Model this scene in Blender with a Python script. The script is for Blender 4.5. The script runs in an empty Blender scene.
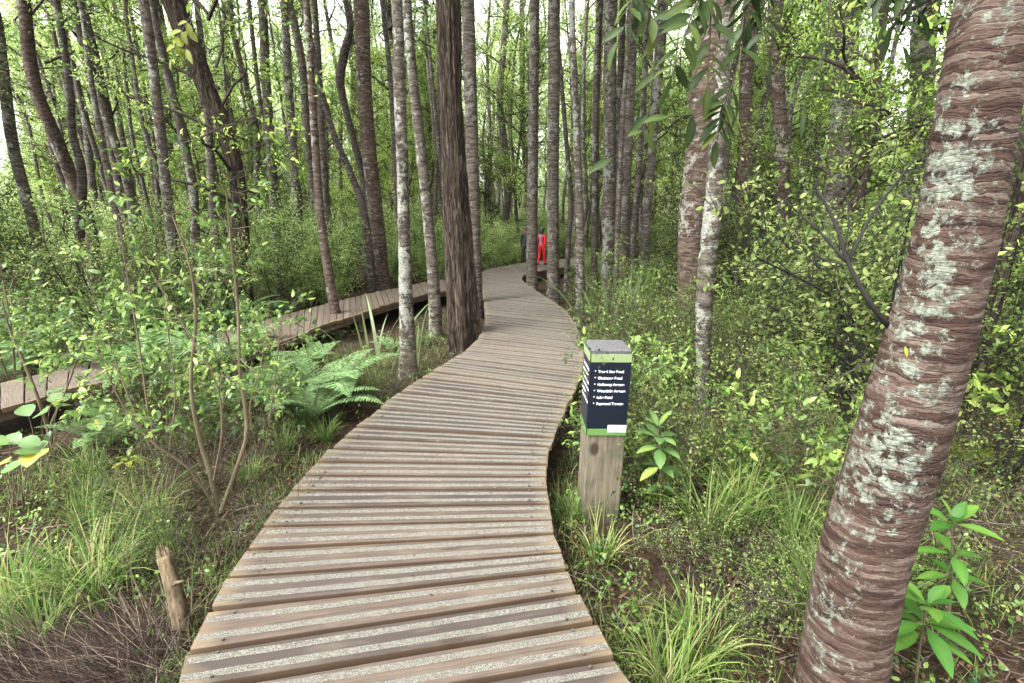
import bpy, math, random
import numpy as np
from mathutils import Vector, Matrix

R = np.random.default_rng(11)
random.seed(11)
SC = bpy.context.scene
COL = SC.collection

# ------------------------------------------------------------------ camera
F_PX, CX, CY = 480.0, 512.0, 341.5
H = 1.65
PITCH = math.atan((CY - 205.0) / F_PX)
CP, SP = math.cos(PITCH), math.sin(PITCH)
cam = bpy.data.cameras.new('Camera')
camo = bpy.data.objects.new('Camera', cam)
COL.objects.link(camo)
camo.location = (0, 0, H)
camo.rotation_euler = (math.pi / 2 - PITCH, 0, 0)
cam.sensor_width = 36
cam.lens = 36 * F_PX / 1024
cam.clip_start = .05
cam.clip_end = 600
SC.camera = camo


def ray(px, py):
    x = (px - CX) / F_PX
    v = (py - CY) / F_PX
    return np.array([x, CP - v * SP, -SP - v * CP])


def atz(px, py, z=0.0):
    d = ray(px, py)
    t = (z - H) / d[2]
    return np.array([d[0] * t, d[1] * t, z])


def aty(px, py, Y):
    d = ray(px, py)
    t = Y / d[1]
    return np.array([d[0] * t, Y, H + d[2] * t])


def depth_of(p):
    return p[1] * CP + (H - p[2]) * SP


def proj(p):
    dz = p[2] - H
    zc = p[1] * CP - dz * SP
    if zc < .05:
        return None
    return (CX + F_PX * p[0] / zc, CY - F_PX * (p[1] * SP + dz * CP) / zc)


# ------------------------------------------------------------------ noise
def _hash(i, j, k, s):
    h = (i * 374761393 + j * 668265263 + k * 2147483647 + s * 1274126177) & 0xffffffff
    h = ((h ^ (h >> 13)) * 1274126177) & 0xffffffff
    h = h ^ (h >> 16)
    return (h & 0xffff) / 65535.0


def vn(p, s=0):
    p = np.asarray(p, float)
    f = np.floor(p).astype(np.int64)
    u = p - f
    u = u * u * (3 - 2 * u)
    r = 0
    for a in (0, 1):
        for b in (0, 1):
            for c in (0, 1):
                w = (u[:, 0] if a else 1 - u[:, 0]) * (u[:, 1] if b else 1 - u[:, 1]) * (u[:, 2] if c else 1 - u[:, 2])
                r = r + w * _hash(f[:, 0] + a, f[:, 1] + b, f[:, 2] + c, s)
    return r


def fbm(p, o=4, s=0):
    p = np.asarray(p, float)
    r = 0
    a = .5
    for i in range(o):
        r = r + a * vn(p * 2 ** i, s + i)
        a *= .5
    return r


# ------------------------------------------------------------------ mesh builder
class MB:
    def __init__(s):
        s.v = []; s.t = []; s.f3 = []; s.f4 = []; s.n = 0

    def add(s, v, faces, tint=.5, mat=0):
        v = np.asarray(v, float).reshape(-1, 3)
        s.v.append(v)
        tt = np.empty(len(v)); tt[:] = tint
        s.t.append(tt)
        for f in faces:
            f = np.asarray(f, np.int64)
            if len(f) == 0: continue
            (s.f3 if f.shape[1] == 3 else s.f4).append((f + s.n, mat))
        s.n += len(v)

    def mesh(s, name, mats, smooth=False):
        me = bpy.data.meshes.new(name)
        v = np.concatenate(s.v)
        me.vertices.add(len(v))
        me.vertices.foreach_set('co', v.astype(np.float32).ravel())
        loops = []; tot = []; mi = []
        for lst, k in ((s.f3, 3), (s.f4, 4)):
            for f, m in lst:
                loops.append(f.ravel()); tot.append(np.full(len(f), k)); mi.append(np.full(len(f), m))
        loops = np.concatenate(loops).astype(np.int32); tot = np.concatenate(tot).astype(np.int32)
        mi = np.concatenate(mi).astype(np.int32)
        me.loops.add(len(loops)); me.loops.foreach_set('vertex_index', loops)
        me.polygons.add(len(tot))
        st = np.zeros(len(tot), np.int32); st[1:] = np.cumsum(tot)[:-1]
        me.polygons.foreach_set('loop_start', st)
        me.polygons.foreach_set('loop_total', tot)
        me.polygons.foreach_set('material_index', mi)
        me.polygons.foreach_set('use_smooth', np.full(len(tot), smooth))
        a = me.attributes.new('tint', 'FLOAT', 'POINT')
        a.data.foreach_set('value', np.concatenate(s.t).astype(np.float32))
        for m in (mats if isinstance(mats, (list, tuple)) else [mats]):
            me.materials.append(m)
        me.update(calc_edges=True)
        me.validate()
        return me

    def obj(s, name, mats, parent=None, smooth=False, loc=None):
        return link(name, s.mesh(name, mats, smooth), parent, loc)


def link(name, me, parent=None, loc=None):
    o = bpy.data.objects.new(name, me)
    COL.objects.link(o)
    if parent is not None: o.parent = parent
    if loc is not None: o.location = loc
    return o


def tag(o, label=None, cat=None, group=None, kind=None):
    if label: o['label'] = label
    if cat: o['category'] = cat
    if group: o['group'] = group
    if kind: o['kind'] = kind
    return o


def thing(name, label, cat, loc=(0, 0, 0), rz=0, group=None):
    o = bpy.data.objects.new(name, None)
    o.empty_display_size = .1
    COL.objects.link(o)
    o.location = loc
    o.rotation_euler = (0, 0, rz)
    return tag(o, label, cat, group)


def kids(o):
    return list(o.children)


def dup(root, loc, rz=0, sc=1, label=None, group=None, tilt=(0, 0)):
    def cp(o, par):
        c = o.copy()
        COL.objects.link(c)
        if par is not None: c.parent = par
        for ch in kids(o): cp(ch, c)
        return c
    r = cp(root, None)
    place(r, loc, rz, sc, label, group, tilt)
    return r


def place(r, loc, rz=0, sc=1, label=None, group=None, tilt=(0, 0)):
    r.location = loc
    r.rotation_euler = (tilt[0], tilt[1], rz)
    r.scale = (sc, sc, sc)
    if label: r['label'] = label
    if group: r['group'] = group


def unit(a):
    a = np.asarray(a, float)
    return a / np.maximum(np.linalg.norm(a, axis=-1, keepdims=True), 1e-9)


def rndu(n):
    return unit(R.normal(size=(n, 3)))


def catmull(pts, n):
    """n samples of a smooth curve through rows of pts (any column count)"""
    p = np.asarray(pts, float)
    if len(p) == 2:
        t = np.linspace(0, 1, n)[:, None]
        return p[0] * (1 - t) + p[1] * t
    q = np.vstack([2 * p[0] - p[1], p, 2 * p[-1] - p[-2]])
    d = np.concatenate([[0], np.cumsum(np.linalg.norm(np.diff(p[:, :3], axis=0), axis=1))])
    s = np.linspace(0, d[-1], n)
    i = np.clip(np.searchsorted(d, s, side='right') - 1, 0, len(p) - 2)
    u = ((s - d[i]) / np.maximum(d[i + 1] - d[i], 1e-9))[:, None]
    a, b, c, e = q[i], q[i + 1], q[i + 2], q[i + 3]
    return .5 * ((2 * b) + (c - a) * u + (2 * a - 5 * b + 4 * c - e) * u ** 2 + (3 * b - a - 3 * c + e) * u ** 3)


def tube(mb, pts, rad, sides=8, tint=.5, mat=0, disp=None, cap=True):
    pts = np.asarray(pts, float)
    K = len(pts)
    rad = np.broadcast_to(np.asarray(rad, float), (K,))
    T = unit(np.gradient(pts, axis=0))
    ref = np.array([1.0, 0, 0]) if abs(T[0][0]) < .8 else np.array([0, 1.0, 0])
    A = np.empty((K, 3))
    for i in range(K):
        a = ref - T[i] * ref.dot(T[i])
        a /= np.linalg.norm(a)
        A[i] = a; ref = a
    B = np.cross(T, A)
    th = np.arange(sides) * 2 * math.pi / sides
    ring = A[:, None] * np.cos(th)[None, :, None] + B[:, None] * np.sin(th)[None, :, None]
    rr = np.broadcast_to(rad[:, None], (K, sides))
    if disp is not None:
        base = pts[:, None] + ring * rr[..., None]
        rr = rr + disp(base.reshape(-1, 3), np.repeat(np.arange(K) / (K - 1), sides), np.tile(th, K)).reshape(K, sides)
    v = pts[:, None] + ring * rr[..., None]
    i = np.arange(K - 1)[:, None] * sides
    j = np.arange(sides)[None]
    j2 = (j + 1) % sides
    q = np.stack([i + j, i + j2, i + sides + j2, i + sides + j], -1).reshape(-1, 4)
    v = v.reshape(-1, 3)
    faces = [q]
    if cap:
        v = np.vstack([v, pts[-1:], pts[:1]])
        b = (K - 1) * sides
        jj = np.arange(sides)
        faces.append(np.stack([b + jj, b + (jj + 1) % sides, np.full(sides, K * sides)], -1))
        faces.append(np.stack([(jj + 1) % sides, jj, np.full(sides, K * sides + 1)], -1))
    mb.add(v, faces, tint, mat)


def segs(mb, P0, P1, r0, r1, tint=.5, mat=0, sides=3):
    """many straight tapered twigs at once"""
    P0 = np.asarray(P0, float); P1 = np.asarray(P1, float)
    M = len(P0)
    if M == 0: return
    T = unit(P1 - P0)
    ref = np.where(np.abs(T[:, 2:3]) < .9, np.array([[0, 0, 1.0]]), np.array([[1.0, 0, 0]]))
    A = unit(np.cross(T, ref)); B = np.cross(T, A)
    th = np.arange(sides) * 2 * math.pi / sides
    ring = A[:, None] * np.cos(th)[None, :, None] + B[:, None] * np.sin(th)[None, :, None]
    r0 = np.broadcast_to(np.asarray(r0, float), (M,)); r1 = np.broadcast_to(np.asarray(r1, float), (M,))
    v = np.concatenate([P0[:, None] + ring * r0[:, None, None], P1[:, None] + ring * r1[:, None, None]], 1)
    j = np.arange(sides); j2 = (j + 1) % sides
    q = np.stack([j, j2, sides + j2, sides + j], -1)
    q = (q[None] + (np.arange(M) * 2 * sides)[:, None, None]).reshape(-1, 4)
    mb.add(v.reshape(-1, 3), [q], np.repeat(np.broadcast_to(tint, (M,)), 2 * sides) if np.ndim(tint) else tint, mat)


PROF = {
    'diamond': ([(0, 0), (.45, 1), (.45, -1), (1, 0)], [], [(0, 2, 3, 1)]),
    'hex': ([(0, 0), (.28, .9), (.28, -.9), (.68, .8), (.68, -.8), (1, 0)], [(0, 2, 1), (3, 4, 5)], [(1, 2, 4, 3)]),
    'fine': ([(0, 0), (.12, .45), (.12, 0), (.12, -.45), (.32, .95), (.32, 0), (.32, -.95), (.55, 1), (.55, 0), (.55, -1), (.78, .68), (.78, 0),
              (.78, -.68), (1, 0)],
             [(0, 2, 1), (0, 3, 2), (10, 11, 13), (11, 12, 13)],
             [(1, 2, 5, 4), (2, 3, 6, 5), (4, 5, 8, 7), (5, 6, 9, 8), (7, 8, 11, 10), (8, 9, 12, 11)]),
}


def leaves(mb, P, D, N, L, W, prof='diamond', tint=.5, curl=.15, fold=.15, mat=0):
    P = np.asarray(P, float); n = len(P)
    if n == 0: return
    D = unit(D)
    N = np.asarray(N, float)
    N = unit(N - D * (N * D).sum(1, keepdims=True))
    S = np.cross(D, N)
    pr, f3, f4 = PROF[prof]
    t = np.array([a for a, _ in pr]); s = np.array([b for _, b in pr]); k = len(pr)
    L = np.broadcast_to(np.asarray(L, float), (n,))[:, None, None]
    W = np.broadcast_to(np.asarray(W, float), (n,))[:, None, None]
    tt = t[None, :, None]; ss = s[None, :, None]
    cu = np.broadcast_to(np.asarray(curl, float), (n,))[:, None, None]
    v = P[:, None] + D[:, None] * L * tt + S[:, None] * W * .5 * ss + N[:, None] * (-cu * L * tt ** 2 + fold * W * .5 * np.abs(ss))
    off = (np.arange(n) * k)[:, None, None]
    faces = []
    if f3: faces.append((np.array(f3)[None] + off).reshape(-1, 3))
    if f4: faces.append((np.array(f4)[None] + off).reshape(-1, 4))
    ti = np.repeat(np.broadcast_to(tint, (n,)), k)
    if prof == 'fine': ti = np.clip(ti + np.tile(np.where(s == 0, .16, -.06), n) + R.normal(0, .05, len(ti)), 0, 1)
    mb.add(v.reshape(-1, 3), faces, ti, mat)


def spray(mb, pos, dr, nl, tl, L, W, prof='diamond', tint=None, jit=.02, up=.7, mat=0, curl=.15, vary=.26, spread=.9):
    """leafy twigs: nl leaves on each of the twigs pos -> pos + dr*tl"""
    pos = np.asarray(pos, float); M = len(pos)
    if M == 0: return
    dr = unit(dr)
    t = R.uniform(.08, 1, (M, nl))
    P = pos[:, None] + dr[:, None] * (tl * t)[..., None] + R.normal(size=(M, nl, 3)) * jit
    D = dr[:, None] * .55 + R.normal(size=(M, nl, 3)) * spread * .6
    N = np.array([0, 0, up]) + R.normal(size=(M, nl, 3)) * .55
    base = np.clip(R.normal(.5, .2, M), 0, 1) if tint is None else np.broadcast_to(tint, (M,))
    ti = np.clip(base[:, None] + R.normal(0, vary, (M, nl)), 0, 1)
    sc = R.uniform(.6, 1.25, M * nl)
    leaves(mb, P.reshape(-1, 3), D.reshape(-1, 3), N.reshape(-1, 3), L * sc, W * sc, prof, ti.ravel(), curl=curl, mat=mat)


def blades(mb, P, az, L, W, lean, droop, S=5, tint=.5, mat=0, roll=None):
    """arching strap leaves"""
    P = np.asarray(P, float); n = len(P)
    t = np.linspace(0, 1, S + 1)
    L = np.broadcast_to(L, (n,)); W = np.broadcast_to(W, (n,))
    lean = np.broadcast_to(lean, (n,)); droop = np.broadcast_to(droop, (n,))
    ang = lean[:, None] + droop[:, None] * t[None] ** 1.3            # from the vertical
    dl = L[:, None] / S
    hx = np.concatenate([np.zeros((n, 1)), np.cumsum(np.sin(ang[:, :-1]) * dl, 1)], 1)
    hz = np.concatenate([np.zeros((n, 1)), np.cumsum(np.cos(ang[:, :-1]) * dl, 1)], 1)
    ca, sa = np.cos(az), np.sin(az)
    c = np.stack([P[:, None, 0] + hx * ca[:, None], P[:, None, 1] + hx * sa[:, None], P[:, None, 2] + hz], -1)
    wv = np.minimum(1, 1.15 - t ** 2.2 * 1.13) * np.minimum(1, .55 + t * 2)
    tw = R.normal(0, .35, n) if roll is None else roll
    side = np.stack([-sa * np.cos(tw), ca * np.cos(tw), np.sin(tw)], -1)
    o = side[:, None] * (W[:, None] * .5 * wv[None])[..., None]
    v = np.stack([c - o, c + o], 2).reshape(n, -1, 3)
    i = np.arange(S) * 2
    q = np.stack([i, i + 1, i + 3, i + 2], -1)
    q = (q[None] + (np.arange(n) * 2 * (S + 1))[:, None, None]).reshape(-1, 4)
    mb.add(v.reshape(-1, 3), [q], np.repeat(np.broadcast_to(tint, (n,)), 2 * (S + 1)), mat)


# ------------------------------------------------------------------ materials
def mat_new(name):
    m = bpy.data.materials.new(name)
    m.use_nodes = True
    nt = m.node_tree
    nt.nodes.clear()
    return m, nt, nt.nodes, nt.links


def N_(nt, typ, ins=None, **kw):
    n = nt.nodes.new(typ)
    for k, v in kw.items(): setattr(n, k, v)
    for k, v in (ins or {}).items():
        if isinstance(v, bpy.types.NodeSocket): nt.links.new(v, n.inputs[k])
        else: n.inputs[k].default_value = v
    return n


def ramp(nt, fac, stops):
    n = nt.nodes.new('ShaderNodeValToRGB')
    e = n.color_ramp.elements
    while len(e) < len(stops): e.new(.5)
    for el, (p, c) in zip(e, stops):
        el.position = p
        el.color = (*c, 1) if len(c) == 3 else c
    nt.links.new(fac, n.inputs[0])
    return n.outputs[0]


def mixc(nt, fac, a, b):
    n = nt.nodes.new('ShaderNodeMix')
    n.data_type = 'RGBA'
    for i, v in ((0, fac), (6, a), (7, b)):
        if isinstance(v, bpy.types.NodeSocket): nt.links.new(v, n.inputs[i])
        else: n.inputs[i].default_value = v if i == 0 else (*v, 1)
    return n.outputs[2]


def math_(nt, op, a, b=0.0):
    n = nt.nodes.new('ShaderNodeMath'); n.operation = op
    for i, v in ((0, a), (1, b)):
        if isinstance(v, bpy.types.NodeSocket): nt.links.new(v, n.inputs[i])
        else: n.inputs[i].default_value = v
    return n.outputs[0]


def finish(nt, col, rough=.8, bump=None, bstr=.3, bdist=.02, spec=.3):
    b = nt.nodes.new('ShaderNodeBsdfPrincipled')
    if isinstance(col, bpy.types.NodeSocket): nt.links.new(col, b.inputs['Base Color'])
    else: b.inputs['Base Color'].default_value = (*col, 1)
    if isinstance(rough, bpy.types.NodeSocket): nt.links.new(rough, b.inputs['Roughness'])
    else: b.inputs['Roughness'].default_value = rough
    b.inputs['Specular IOR Level'].default_value = spec
    if bump is not None:
        bn = N_(nt, 'ShaderNodeBump', {'Height': bump, 'Strength': bstr, 'Distance': bdist})
        nt.links.new(bn.outputs[0], b.inputs['Normal'])
    o = nt.nodes.new('ShaderNodeOutputMaterial')
    nt.links.new(b.outputs[0], o.inputs[0])
    return b


def obj_coords(nt, scale=(1, 1, 1), rnd=True):
    tc = nt.nodes.new('ShaderNodeTexCoord')
    v = tc.outputs['Object']
    if rnd:
        oi = nt.nodes.new('ShaderNodeObjectInfo')
        m = math_(nt, 'MULTIPLY', oi.outputs['Random'], 57.0)
        a = N_(nt, 'ShaderNodeVectorMath', {0: v, 1: m}, operation='ADD')
        v = a.outputs[0]
    mp = N_(nt, 'ShaderNodeMapping', {'Vector': v, 'Scale': scale})
    return mp.outputs[0]


def noise(nt, vec, scale=5, detail=4, rough=.6, dist=0):
    n = N_(nt, 'ShaderNodeTexNoise', {'Vector': vec, 'Scale': scale, 'Detail': detail, 'Roughness': rough, 'Distortion': dist})
    return n.outputs['Fac']


def bark_banded(name, dark, mid, pale, lichen, amount=.5, zs=5.0, sc=6.0, bstr=.8, bias=.06, ls=9.0, lw=.03):
    """flaking plates in rough rings, dark cracks between them, lichen blotches"""
    m, nt, n, l = mat_new(name)
    v = obj_coords(nt)
    wn = N_(nt, 'ShaderNodeTexNoise', {'Vector': v, 'Scale': 9.0, 'Detail': 4.0, 'Roughness': .6})
    wv = N_(nt, 'ShaderNodeVectorMath', {0: wn.outputs['Color'], 1: (.5, .5, .5)}, operation='SUBTRACT').outputs[0]
    wv = N_(nt, 'ShaderNodeVectorMath', {0: wv, 1: (.2, .2, .05)}, operation='MULTIPLY').outputs[0]
    v2 = N_(nt, 'ShaderNodeVectorMath', {0: v, 1: wv}, operation='ADD').outputs[0]
    vz = N_(nt, 'ShaderNodeMapping', {'Vector': v2, 'Scale': (1, 1, zs)}).outputs[0]
    vo = N_(nt, 'ShaderNodeTexVoronoi', {'Vector': vz, 'Scale': sc, 'Randomness': 1.0})
    ed = N_(nt, 'ShaderNodeTexVoronoi', {'Vector': vz, 'Scale': sc, 'Randomness': 1.0}, feature='DISTANCE_TO_EDGE')
    cell = N_(nt, 'ShaderNodeSeparateColor', {0: vo.outputs['Color']}).outputs[0]
    band = noise(nt, vz, sc * .8, 8, .7, .3)
    fine = noise(nt, N_(nt, 'ShaderNodeMapping', {'Vector': v, 'Scale': (1, 1, zs * .6)}).outputs[0], sc * 9, 6, .75)
    li2 = noise(nt, v, 1.6, 3, .5)
    h = math_(nt, 'ADD', math_(nt, 'MULTIPLY', cell, .3), math_(nt, 'MULTIPLY', band, .82))
    col = ramp(nt, h, [(.34, dark), (.52, mid), (.78, pale)])
    col = mixc(nt, ramp(nt, fine, [(.4, (0, 0, 0)), (.68, (.75, .75, .75))]), col, tuple(c * .55 for c in dark))
    crk = math_(nt, 'MULTIPLY', ramp(nt, ed.outputs['Distance'], [(.0, (1, 1, 1)), (.13, (0, 0, 0))]), ramp(nt, li2, [(.4, (.1, .1, .1)), (.62, (.7, .7, .7))]))
    crack = crk
    col = mixc(nt, crack, col, tuple(c * .35 for c in dark))
    li1 = noise(nt, v, ls, 12, .78, .5)
    geo = nt.nodes.new('ShaderNodeNewGeometry')
    dn = N_(nt, 'ShaderNodeVectorMath', {0: geo.outputs['Normal'], 1: (-.9, -.35, .1)}, operation='DOT_PRODUCT').outputs['Value']
    mask = math_(nt, 'ADD', li1, math_(nt, 'MULTIPLY', math_(nt, 'SUBTRACT', li2, .5), .5))
    mask = math_(nt, 'ADD', mask, math_(nt, 'MULTIPLY', math_(nt, 'SUBTRACT', h, .5), .1))
    mask = math_(nt, 'ADD', mask, math_(nt, 'MULTIPLY', dn, bias))
    mk = ramp(nt, mask, [(.66 - amount * .17, (0, 0, 0)), (.66 + lw - amount * .17, (1, 1, 1))])
    sp = noise(nt, v, 70, 4, .75)
    lic = ramp(nt, sp, [(.36, tuple(c * .3 for c in lichen)), (.6, lichen)])
    col = mixc(nt, mk, col, lic)
    hgt = math_(nt, 'ADD', math_(nt, 'ADD', h, math_(nt, 'MULTIPLY', fine, .45)), math_(nt, 'MULTIPLY', mk, .2))
    hgt = math_(nt, 'SUBTRACT', hgt, math_(nt, 'MULTIPLY', crack, .5))
    finish(nt, col, .9, hgt, bstr, .03, .15)
    return m


def bark_fibrous(name, dark, mid, pale, moss=(.1, .11, .04)):
    m, nt, n, l = mat_new(name)
    v = obj_coords(nt)
    vz = N_(nt, 'ShaderNodeMapping', {'Vector': v, 'Scale': (1, 1, .11)}).outputs[0]
    f = noise(nt, vz, 30, 9, .7, 1.6)
    col = ramp(nt, f, [(.32, dark), (.5, mid), (.68, pale)])
    mm = noise(nt, v, 3, 6, .6)
    col = mixc(nt, ramp(nt, mm, [(.56, (0, 0, 0)), (.72, (.6, .6, .6))]), col, moss)
    finish(nt, col, .95, f, 1.0, .05, .1)
    return m


def simple(name, c1, c2, scale=8, rough=.8, zs=1, spec=.3, bstr=.2, detail=5):
    m, nt, n, l = mat_new(name)
    v = obj_coords(nt, (1, 1, zs))
    f = noise(nt, v, scale, detail, .65)
    finish(nt, ramp(nt, f, [(.3, c1), (.7, c2)]), rough, f, bstr, .01, spec)
    return m


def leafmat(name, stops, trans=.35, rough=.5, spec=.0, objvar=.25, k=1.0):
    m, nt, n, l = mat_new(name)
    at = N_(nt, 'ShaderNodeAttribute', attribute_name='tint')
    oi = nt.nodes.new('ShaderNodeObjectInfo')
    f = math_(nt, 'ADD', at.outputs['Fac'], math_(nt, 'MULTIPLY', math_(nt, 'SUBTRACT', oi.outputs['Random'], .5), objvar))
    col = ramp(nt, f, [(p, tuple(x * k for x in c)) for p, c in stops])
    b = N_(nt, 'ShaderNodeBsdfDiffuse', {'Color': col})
    hs = N_(nt, 'ShaderNodeHueSaturation', {'Hue': .499, 'Saturation': .93, 'Value': 1.5, 'Color': col})
    tr = N_(nt, 'ShaderNodeBsdfTranslucent', {'Color': hs.outputs[0]})
    mx = N_(nt, 'ShaderNodeMixShader', {0: trans, 1: b.outputs[0], 2: tr.outputs[0]})
    if spec > 0:
        gl = N_(nt, 'ShaderNodeBsdfGlossy', {'Roughness': rough})
        lw = N_(nt, 'ShaderNodeLayerWeight', {'Blend': .25})
        fr = math_(nt, 'ADD', math_(nt, 'MULTIPLY', math_(nt, 'POWER', lw.outputs['Facing'], 4.0), .3 * spec), .05 * spec)
        mx = N_(nt, 'ShaderNodeMixShader', {0: fr, 1: mx.outputs[0], 2: gl.outputs[0]})
    N_(nt, 'ShaderNodeOutputMaterial', {0: mx.outputs[0]})
    return m


LICHEN = (.29, .295, .25)
M = {}
M['bark_big'] = bark_banded('bark_big', (.02, .0105, .008), (.07, .042, .031), (.17, .13, .105), (.2, .22, .175), .1, 8, 8, .65, .12, 26, .04)
M['bark_ring'] = bark_banded('bark_ring', (.034, .027, .021), (.095, .078, .062), (.205, .18, .15), (.25, .25, .21), .46, 5, 10, .9)
M['bark_red'] = bark_banded('bark_red', (.03, .019, .014), (.082, .056, .042), (.17, .135, .11), (.28, .27, .23), .34, 4, 10, .8)
M['bark_lichen'] = bark_banded('bark_lichen', (.03, .0235, .0185), (.085, .07, .056), (.175, .155, .13), LICHEN, .55, 3, 12, .8)
M['bark_dim'] = bark_banded('bark_dim', (.02, .016, .013), (.06, .048, .04), (.13, .112, .096), (.22, .22, .185), .35, 4, 11, .7)
M['bark_grey'] = bark_banded('bark_grey', (.036, .029, .023), (.1, .084, .069), (.205, .182, .155), (.3, .3, .255), .5, 4, 10, .7)
M['bark_fibre'] = bark_fibrous('bark_fibre', (.003, .0022, .0018), (.028, .02, .0145), (.15, .12, .095), (.06, .062, .025))
M['bark_twig'] = simple('bark_twig', (.018, .013, .01), (.065, .05, .04), 12, .9, .4)
M['bark_black'] = simple('bark_black', (.003, .0026, .0024), (.014, .012, .01), 14, .9, .4)
M['stem_tan'] = simple('stem_tan', (.055, .04, .024), (.13, .1, .06), 14, .8, .3)
M['kanuka'] = leafmat('kanuka', [(0, (.022, .04, .01)), (.45, (.065, .105, .022)), (.75, (.13, .19, .04)), (1, (.25, .31, .08))], .45, k=1.75)
M['farleaf'] = leafmat('farleaf', [(0, (.035, .06, .02)), (.5, (.135, .195, .062)), (1, (.29, .36, .14))], .5, k=1.5)
M['woodleaf_sunlit'] = leafmat('woodleaf_sunlit', [(0, (.08, .12, .045)), (.5, (.22, .29, .12)), (1, (.42, .48, .26))], .5, k=1.2)  # pale leaf greens, with sunlight on the far wood put into the colour
M['broad'] = leafmat('broad', [(0, (.018, .045, .012)), (.5, (.072, .125, .026)), (.85, (.125, .195, .042)), (1, (.17, .225, .055))], .35, .4, .5, k=1.3)
M['coprosma'] = leafmat('coprosma', [(0, (.02, .03, .01)), (.45, (.07, .1, .03)), (.8, (.125, .165, .05)), (1, (.18, .21, .08))], .4, k=1.15)
M['olive'] = leafmat('olive', [(0, (.018, .02, .008)), (.5, (.055, .06, .022)), (1, (.11, .11, .045))], .25)
M['fern'] = leafmat('fern', [(0, (.035, .065, .025)), (.5, (.09, .15, .06)), (1, (.17, .25, .12))], .35, k=1.35)
M['sedge'] = leafmat('sedge', [(0, (.02, .042, .01)), (.5, (.065, .12, .024)), (.8, (.12, .18, .04)), (1, (.22, .2, .09))], .4, .45, .25, k=1.15)
M['flax'] = leafmat('flax', [(0, (.03, .055, .018)), (.55, (.085, .125, .045)), (1, (.17, .18, .09))], .35, .45, .4)
M['glossy'] = leafmat('glossy', [(0, (.02, .07, .012)), (.5, (.045, .125, .018)), (1, (.1, .19, .03))], .3, .45, .3, .1)
M['round'] = leafmat('round', [(0, (.03, .07, .02)), (.6, (.075, .14, .04)), (.9, (.12, .19, .05)), (1, (.34, .3, .035))], .3, .4, .6, .05)
M['hang'] = leafmat('hang', [(0, (.01, .022, .008)), (.5, (.032, .055, .014)), (1, (.095, .12, .03))], .35, .5, .22, .1)
M['yellow'] = leafmat('yellow', [(0, (.08, .12, .018)), (1, (.22, .23, .035))], .4, .4, .3, .1)
M['moss'] = leafmat('moss', [(0, (.06, .085, .012)), (.5, (.13, .17, .02)), (1, (.22, .26, .045))], .3)
M['litter'] = leafmat('litter', [(0, (.014, .009, .006)), (.4, (.05, .03, .018)), (.75, (.11, .07, .042)), (1, (.22, .165, .11))], .1)
M['drybrush'] = leafmat('drybrush', [(0, (.01, .0075, .006)), (.5, (.034, .025, .022)), (.8, (.075, .055, .046)), (1, (.2, .16, .12))], .05, objvar=.05)
M['twiglit'] = leafmat('twiglit', [(0, (.014, .011, .008)), (.6, (.06, .046, .036)), (1, (.19, .16, .13))], .02)


def ground_mat():
    m, nt, n, l = mat_new('forest_floor')
    v = obj_coords(nt, rnd=False)
    a = noise(nt, v, 1.1, 6, .6)
    b = noise(nt, v, 22, 8, .75)
    c = noise(nt, v, 90, 4, .7)
    col = ramp(nt, b, [(.3, (.008, .0055, .004)), (.5, (.034, .021, .014)), (.66, (.075, .048, .033))])
    mo = ramp(nt, noise(nt, v, 2.3, 7, .68), [(.5, (0, 0, 0)), (.66, (.75, .75, .75))])
    col = mixc(nt, mo, col, ramp(nt, c, [(.3, (.016, .02, .007)), (.7, (.055, .062, .02))]))
    col = mixc(nt, ramp(nt, a, [(.4, (0, 0, 0)), (.7, (.5, .5, .5))]), col, (.035, .025, .018))
    finish(nt, col, .95, math_(nt, 'ADD', b, math_(nt, 'MULTIPLY', c, .5)), .9, .05, .1)
    return m


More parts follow.
